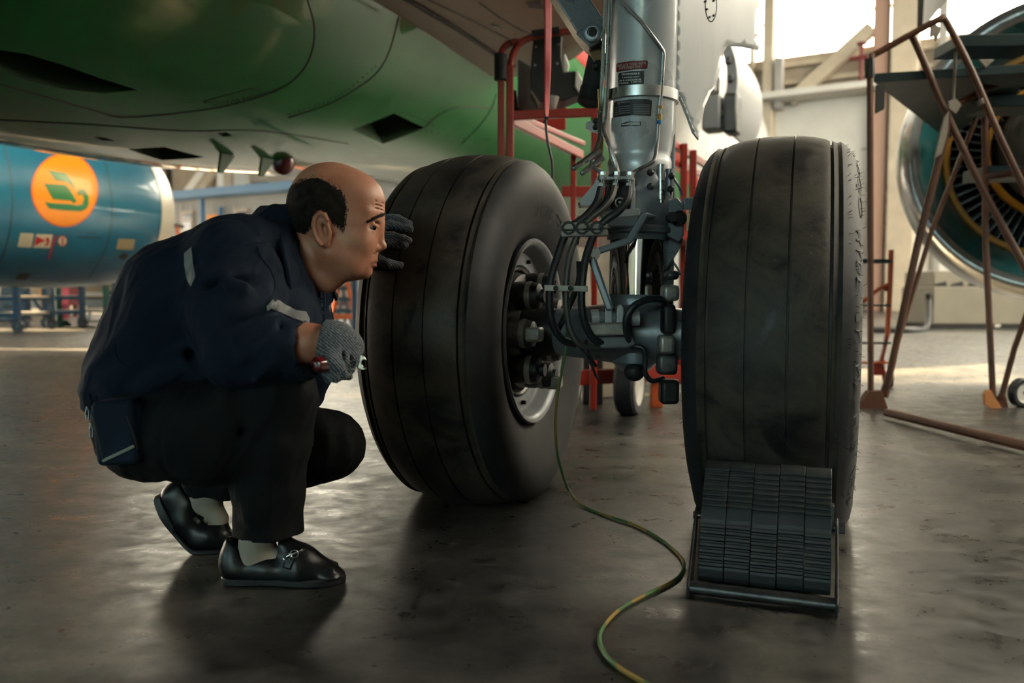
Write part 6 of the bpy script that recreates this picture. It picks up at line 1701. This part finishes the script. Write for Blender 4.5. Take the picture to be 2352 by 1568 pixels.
def plate(name, poly, Y, dep, mat): return boxy(name, poly, Y, dep, mat, sd_, .004)
plate('foot_plate', [(1975, 930), (1998, 898), (2026, 896), (2044, 948), (2036, 958), (2000, 956), (1975, 940)], Y0 - .03, .06, MAT['rust'])
plate('foot_plate', [(2260, 904), (2268, 894), (2276, 896), (2306, 944), (2300, 952), (2262, 930)], Y0 - .0, .02, M('foot_sunlit', (.55, .22, .08), .5)); plate('foot_plate', [(2290, 912), (2308, 896), (2318, 940), (2300, 950)], Y0 + .03, .02, MAT['rust'])  # brighter orange puts the warm sun on this foot into its colour
castor(Vector((at(2345, 930, 4.75).x, 4.75, .085)), .085, .05, (.3, -1, 0), sd_)
# platform: treads as slabs with lips
def slab(pxs, Y_, z0, th, name, mat): 
    mb = MB(); mb.prism([Vector((p.x, p.y, z0)) for p in pxs], (0, 0, th)); return mb.build(name, mat, sd_, smooth=0, bevel=.004)
p0 = at(2008, 192, 4.75); zt = p0.z
slab([at(2006, 192, 4.72), at(2400, 192, 4.5), Vector((at(2400, 192, 4.5).x + .5, 6.4, 0)), Vector((at(2185, 100, 6.2).x, 6.3, 0))], 0, zt, .05, 'platform_deck', MAT['teal_deck'])
for i in range(4):
    p = at(2060 + i * 30, 185, 4.9 + .28 * i); mb = MB(); mb.cyl((p.x + .1, p.y + .25, zt + .051), (p.x + .1, p.y + .25, zt + .056), .03, n=12); mb.build('deck_stud', MAT['brushed'], sd_)
for (x, y, w) in ((2200, 80, 200), (2280, 218, 130), (2270, 380, 130)):
    q0 = at(x, y, 4.95); q1 = at(x + w, y - 4, 4.8)
    mb = MB(); mb.prism([q0, q1, q1 + Vector((0, .28, 0)), q0 + Vector((0, .28, 0))], (0, 0, -.07)); mb.build('tread', MAT['teal_deck'], sd_, smooth=0, bevel=.005)
plate('hang_plate', [(2012, 195), (2035, 190), (2032, 250), (2010, 262)], Y0 - .01, .01, MAT['black'])
for poly in ([(2178, 232), (2196, 226), (2210, 240), (2196, 262), (2180, 250)], [(2168, 270), (2180, 255), (2178, 300), (2164, 352), (2146, 365), (2158, 310)], [(2138, 62), (2150, 55), (2162, 64), (2150, 96), (2146, 82), (2136, 86)], [(2248, 136), (2286, 136), (2264, 156)]):
    plate('tape_rag', poly, Y0 - .15, .012, MAT['rag'])
tubep('tape_strap', [(2189, 230, Y0 - .12), (2192, 180, Y0 - .1), (2195, 120, Y0 - .1)], .008, MAT['rag'], sd_, 2)
tubep('tape_wrap', [(2250, 228, Y0 - .17), (2256, 240, Y0 - .172)], .022, MAT['rag'], sd_)

# ------------------------------------------------------------------ orange ladder frame behind the stand
ld = thing('ladder_frame', (at(2020, 890, 5.7).x, 5.7, 0), 'short orange ladder frame with dark rungs standing behind the right tire', 'ladder')
def tl_(name, pts, r, mat, k=0): return tubep(name, pts, r, mat, ld, k)
tl_('rail', [(2047, 574, 5.7), (2044, 660, 5.7), (2038, 770, 5.7)], .018, MAT['orange_paint']); tl_('rail', [(2047, 650, 5.7), (2020, 662, 5.7), (1960, 710, 5.7)], .014, MAT['orange_paint'])
tl_('rail', [(2038, 770, 5.7), (2024, 830, 5.7), (2036, 888, 5.7)], .016, MAT['red_paint'])
boxy('gusset', [(2020, 660), (2046, 648), (2046, 670), (2034, 668)], 5.69, .02, MAT['red_paint'], ld); boxy('gusset', [(2004, 830), (2034, 825), (2030, 862), (2004, 862)], 5.69, .02, MAT['red_paint'], ld)
for y, m_ in ((600, 'teal_deck'), (701, 'teal_deck'), (787, 'teal_deck'), (832, 'orange_paint')):
    mb = MB(); mb.beam(at(1955, y, 5.7), at(2042, y, 5.7), .06, .028 if y == 600 else .014); mb.build('rung', MAT[m_], ld, smooth=0)
tl_('rail', [(1955, 590, 5.7), (1955, 885, 5.7)], .018, MAT['orange_paint'])
castor(Vector((at(2043, 880, 5.75).x, 5.75, .06)), .06, .04, (1, -.3, 0), ld)

# ------------------------------------------------------------------ beige cabinet on the far right
cb = thing('equipment_cabinet', (at(2250, 750, 14.6).x, 14.6, 0), 'low grey-beige equipment cabinet with vent slots near the white wall', 'cabinet')
MAT['cabinet'] = M('cabinet_beige', (0.26, 0.24, 0.19), .55, col2=(.22, .2, .165), vscale=2)
x0 = at(2143, 700, 14.6).x; x1 = at(2520, 700, 14.6).x
mb = MB(); mb.box(((x0 + x1) / 2, 15.2, .42), (x1 - x0, 1.2, .68)); mb.build('body', MAT['cabinet'], cb, bevel=.02)
mb = MB(); mb.box(((x0 + x1) / 2, 15.2, .04), (x1 - x0 + .05, 1.25, .08)); mb.build('plinth', MAT['black'], cb)
mb = MB(); mb.box(((x0 + x1) / 2, 15.25, .9), (x1 - x0 - .1, 1.1, .28)); top = mb.build('upper_housing', MAT['cabinet'], cb, bevel=.02)
for xx in (2148, 2186, 2225):
    p = at(xx + 14, 655, 14.68); mb = MB(); mb.box((p.x, 14.69, p.z), (.2, .02, .1), Matrix.Rotation(-.25, 3, 'Y')); mb.build('vent_slot', MAT['black'], top)
p = at(2290, 750, 14.58); mb = MB(); mb.box((p.x, 14.57, .06), (.1, .02, .05)); mb.build('name_plate', MAT['decal_white'], cb)
MB().tube([at(2132, 672, 14.6), at(2133, 700, 14.6), on_floor(2128, 752, .05), on_floor(2090, 757, .05), on_floor(2000, 757, .05)], .05, 8, 5).build('supply_hose', MAT['hose'], cb)

# ------------------------------------------------------------------ clutter in the left background
def steps(name, px, base_y, Yd, top_y, w_px, label, mat, deck):
    t = thing(name, (at(px, base_y, Yd).x, Yd, 0), label, 'step stand', 'orange step stands along the back of the hangar')
    def tb(n_, a_, b_, r=.035): return tubep(n_, [a_, b_], r, mat, t)
    for dy in (0, .9):
        Yq = Yd + dy
        fa = at(px - w_px / 2, base_y, Yq); fb = at(px + w_px / 2, base_y, Yq)
        ta = at(px - w_px * .1, top_y, Yq); tb2 = at(px + w_px * .12, top_y, Yq)
        for f_, tt in ((fa, ta), (fb, tb2)): MB().tube([(f_.x, Yq, 0), tt], .035, 8).build('leg', mat, t)
        MB().tube([(fa.x, Yq, .25), (fb.x, Yq, .25)], .03, 8).build('crossbar', mat, t)
        for f in (.4, .62, .82):
            mb = MB(); mb.beam((fa.x + (ta.x - fa.x) * f, Yq, ta.z * f), (fb.x + (tb2.x - fb.x) * f, Yq, ta.z * f), .1, .05); mb.build('tread', deck, t, smooth=0)
    mb = MB(); mb.box(((ta.x + tb2.x) / 2, Yd + .45, ta.z), (abs(tb2.x - ta.x) + .25, 1.0, .06)); mb.build('top_deck', deck, t, smooth=0)
    return t
steps('step_stand', 395, 725, 15.5, 520, 95, 'orange step stand next to the blue engine lip', MAT['orange_paint'], MAT['steel_dark'])
steps('step_stand', 345, 735, 17.3, 600, 70, 'small orange step stand before the pink covered crate', MAT['orange_paint'], MAT['steel_dark'])
steps('step_stand', 788, 745, 13.2, 640, 64, 'orange step stand glimpsed under the man\'s chin', MAT['orange_paint'], MAT['deep_blue'])
MAT['pink_cover'] = M('pink_cover', (0.45, 0.06, 0.11), .6)
MAT['green_paint'] = M('green_paint', (0.02, 0.09, 0.06), .5)
def crate(name, px0, px1, py0, py1, Y, dep, mat, label, cat, frame_mat=None):
    a = at(px0, py1, Y); b_ = at(px1, py0, Y)
    t = thing(name, ((a.x + b_.x) / 2, Y, max(a.z, 0)), label, cat)
    mb = MB(); z0 = max(a.z, .0)
    mb.box(((a.x + b_.x) / 2, Y + dep / 2, (z0 + b_.z) / 2), (b_.x - a.x, dep, b_.z - z0)); mb.build('body', mat, t, bevel=.03)
    mb = MB(); mb.box(((a.x + b_.x) / 2, Y + dep / 2, b_.z - .03), (b_.x - a.x + .06, dep + .06, .06)); mb.build('lid', frame_mat or mat, t, bevel=.015)
    if z0 > .05:
        for x in (a.x + .06, b_.x - .06):
            for y in (Y + .05, Y + dep - .05):
                mb = MB(); mb.box((x, y, z0 / 2), (.06, .06, z0)); mb.build('leg', frame_mat or mat, t)
    return t
crate('covered_crate', 298, 378, 604, 642, 18.7, 1.2, MAT['pink_cover'], 'crate under a bright pink cover beside the orange stand', 'crate', MAT['pink_cover'])
crate('green_bench', 372, 470, 556, 600, 20.0, 1.2, MAT['green_paint'], 'long green bench behind the orange step stand', 'bench', M('yellow_top', (.4, .2, .03), .6))
crate('storage_cabinet', 197, 247, 671, 708, 19.0, 1.0, MAT['grey_panel'], 'grey storage cabinet below the blue engine', 'cabinet', MAT['white_wall'])
crate('tarp_bundle', 249, 290, 668, 706, 17.2, .9, MAT['black'], 'dark tarpaulin-covered bundle right of the grey cabinet', 'bundle')
crate('red_drum_rack', 112, 127, 655, 703, 19.5, .6, MAT['pink_cover'], 'slim crimson cabinet behind the blue trolley', 'cabinet')
crate('orange_cabinet', 90, 104, 655, 685, 21.0, .6, MAT['orange_door'], 'small amber cabinet behind the blue trolley', 'cabinet')
crate('red_locker', 144, 158, 655, 702, 21.2, .5, M('maroon', (.14, .012, .02), .5), 'dark maroon locker next to the green post', 'locker')
crate('white_crate', 60, 105, 686, 708, 21.5, 1.0, MAT['white_wall'], 'low white crate beyond the blue trolley', 'crate')
# blue trolley
def trolley(name, px0, px1, Y, dep, top, label, mat):
    a = at(px0, 740, Y); b_ = at(px1, 740, Y); t = thing(name, ((a.x + b_.x) / 2, Y, 0), label, 'trolley')
    for y in (Y, Y + dep):
        for x in (a.x, b_.x):
            mb = MB(); mb.box((x, y, (top + .2) / 2 + .05), (.09, .09, top - .1)); mb.build('post', mat, t)
            castor(Vector((x, y, .1)), .1, .05, (0, 1, 0), t, 'steel_dark')
        for z in (.28, .55, top):
            mb = MB(); mb.box(((a.x + b_.x) / 2, y, z), (b_.x - a.x, .06, .07)); mb.build('rail', mat, t)
    mb = MB(); mb.box(((a.x + b_.x) / 2, Y + dep / 2, .3), (b_.x - a.x, dep, .04)); mb.build('shelf', MAT['worn_alu'], t)
    mb = MB(); mb.box(((a.x + b_.x) / 2, Y + dep / 2, .58), (b_.x - a.x, dep, .03)); mb.build('shelf', MAT['beige_steel'], t)
    return t
trolley('parts_trolley', 106, 190, 15.2, 1.3, 1.0, 'blue wheeled trolley under the blue engine lip', MAT['deep_blue'])
trolley('parts_trolley', -30, 40, 13.4, 1.0, 1.0, 'blue wheeled trolley at the left edge of the picture', MAT['deep_blue'])
trolley('parts_trolley', 246, 290, 15.2, .8, .9, 'green wheeled trolley before the dark tarpaulin bundle', MAT['green_paint'])
# jack stand: green column, dark tripod
jk_ = thing('axle_jack', (at(136, 735, 15.8).x, 15.8, 0), 'green jack column on a broad foot between the blue trolley posts', 'jack')
p = at(136, 735, 15.8); mb = MB(); mb.cyl((p.x, 15.8, 0.1), (p.x, 15.8, .85), .06, n=14); mb.build('column', MAT['green_paint'], jk_)
mb = MB(); mb.box((p.x, 15.8, .06), (.34, .34, .12), taper=.6); mb.build('foot', MAT['green_paint'], jk_, bevel=.01)
tp = thing('tripod_jack', (at(62, 740, 17).x, 17, 0), 'dark blue tripod jack under the blue engine', 'jack')
p = at(64, 740, 17)
mb = MB(); mb.cyl((p.x, 17, .1), (p.x, 17, 1.0), .07, n=14); mb.build('ram', MAT['deep_blue'], tp)
for k in range(3):
    a = k * 2.094 + .3; MB().tube([(p.x, 17, .7), (p.x + .42 * math.cos(a), 17 + .42 * math.sin(a), .03)], .035, 8).build('leg', MAT['deep_blue'], tp)
# tapered dark cover at far left
mb = MB(); p = at(33, 740, 18.6); mb.box((p.x, 18.6, .5), (.55, .5, 1.0), taper=.55)
tag(mb.build('engine_stand', MAT['steel_dark'], bevel=.02), 'dark tapered engine stand at the far left under the engine', 'engine stand')
# blue-grey trestles and the blue post next to the tire
def trestle(px, Y, label):
    t = thing('trestle', (at(px, 745, Y).x, Y, 0), label, 'trestle')
    p = at(px, 745, Y)
    for s in (-1, 1):
        for y in (0, .8): MB().tube([(p.x + s * .05, Y + y, 1.0), (p.x + s * .3, Y + y, 0)], .03, 8).build('leg', MAT['blue_steel'], t)
    mb = MB(); mb.box((p.x, Y + .4, 1.0), (.16, 1.0, .1)); mb.build('top_beam', MAT['blue_steel'], t)
    for y in (0, .8):
        mb = MB(); mb.box((p.x, Y + y, .45), (.42, .05, .06)); mb.build('brace', MAT['blue_steel'], t)
MAT['blue_steel'] = M('blue_steel', (0.06, 0.085, 0.13), .5)
trestle(772, 14.5, 'blue-grey trestle under the man\'s chin'); trestle(806, 16.4, 'blue-grey trestle right behind the orange stand by the tire')
pp = at(816, 770, 7.6); mb = MB(); mb.cyl((pp.x, 7.6, 0.04), (pp.x, 7.6, .86), .03, n=12)
po_ = thing('barrier_post', (pp.x, 7.6, 0), 'slim dark blue post just left of the left tire', 'post'); mb.build('shaft', MAT['deep_blue'], po_)
mb = MB(); mb.lathe((pp.x, 7.6, 0), (0, 0, 1), [(0, .12), (.02, .12), (.05, .035)], 20); mb.build('foot', MAT['deep_blue'], po_)
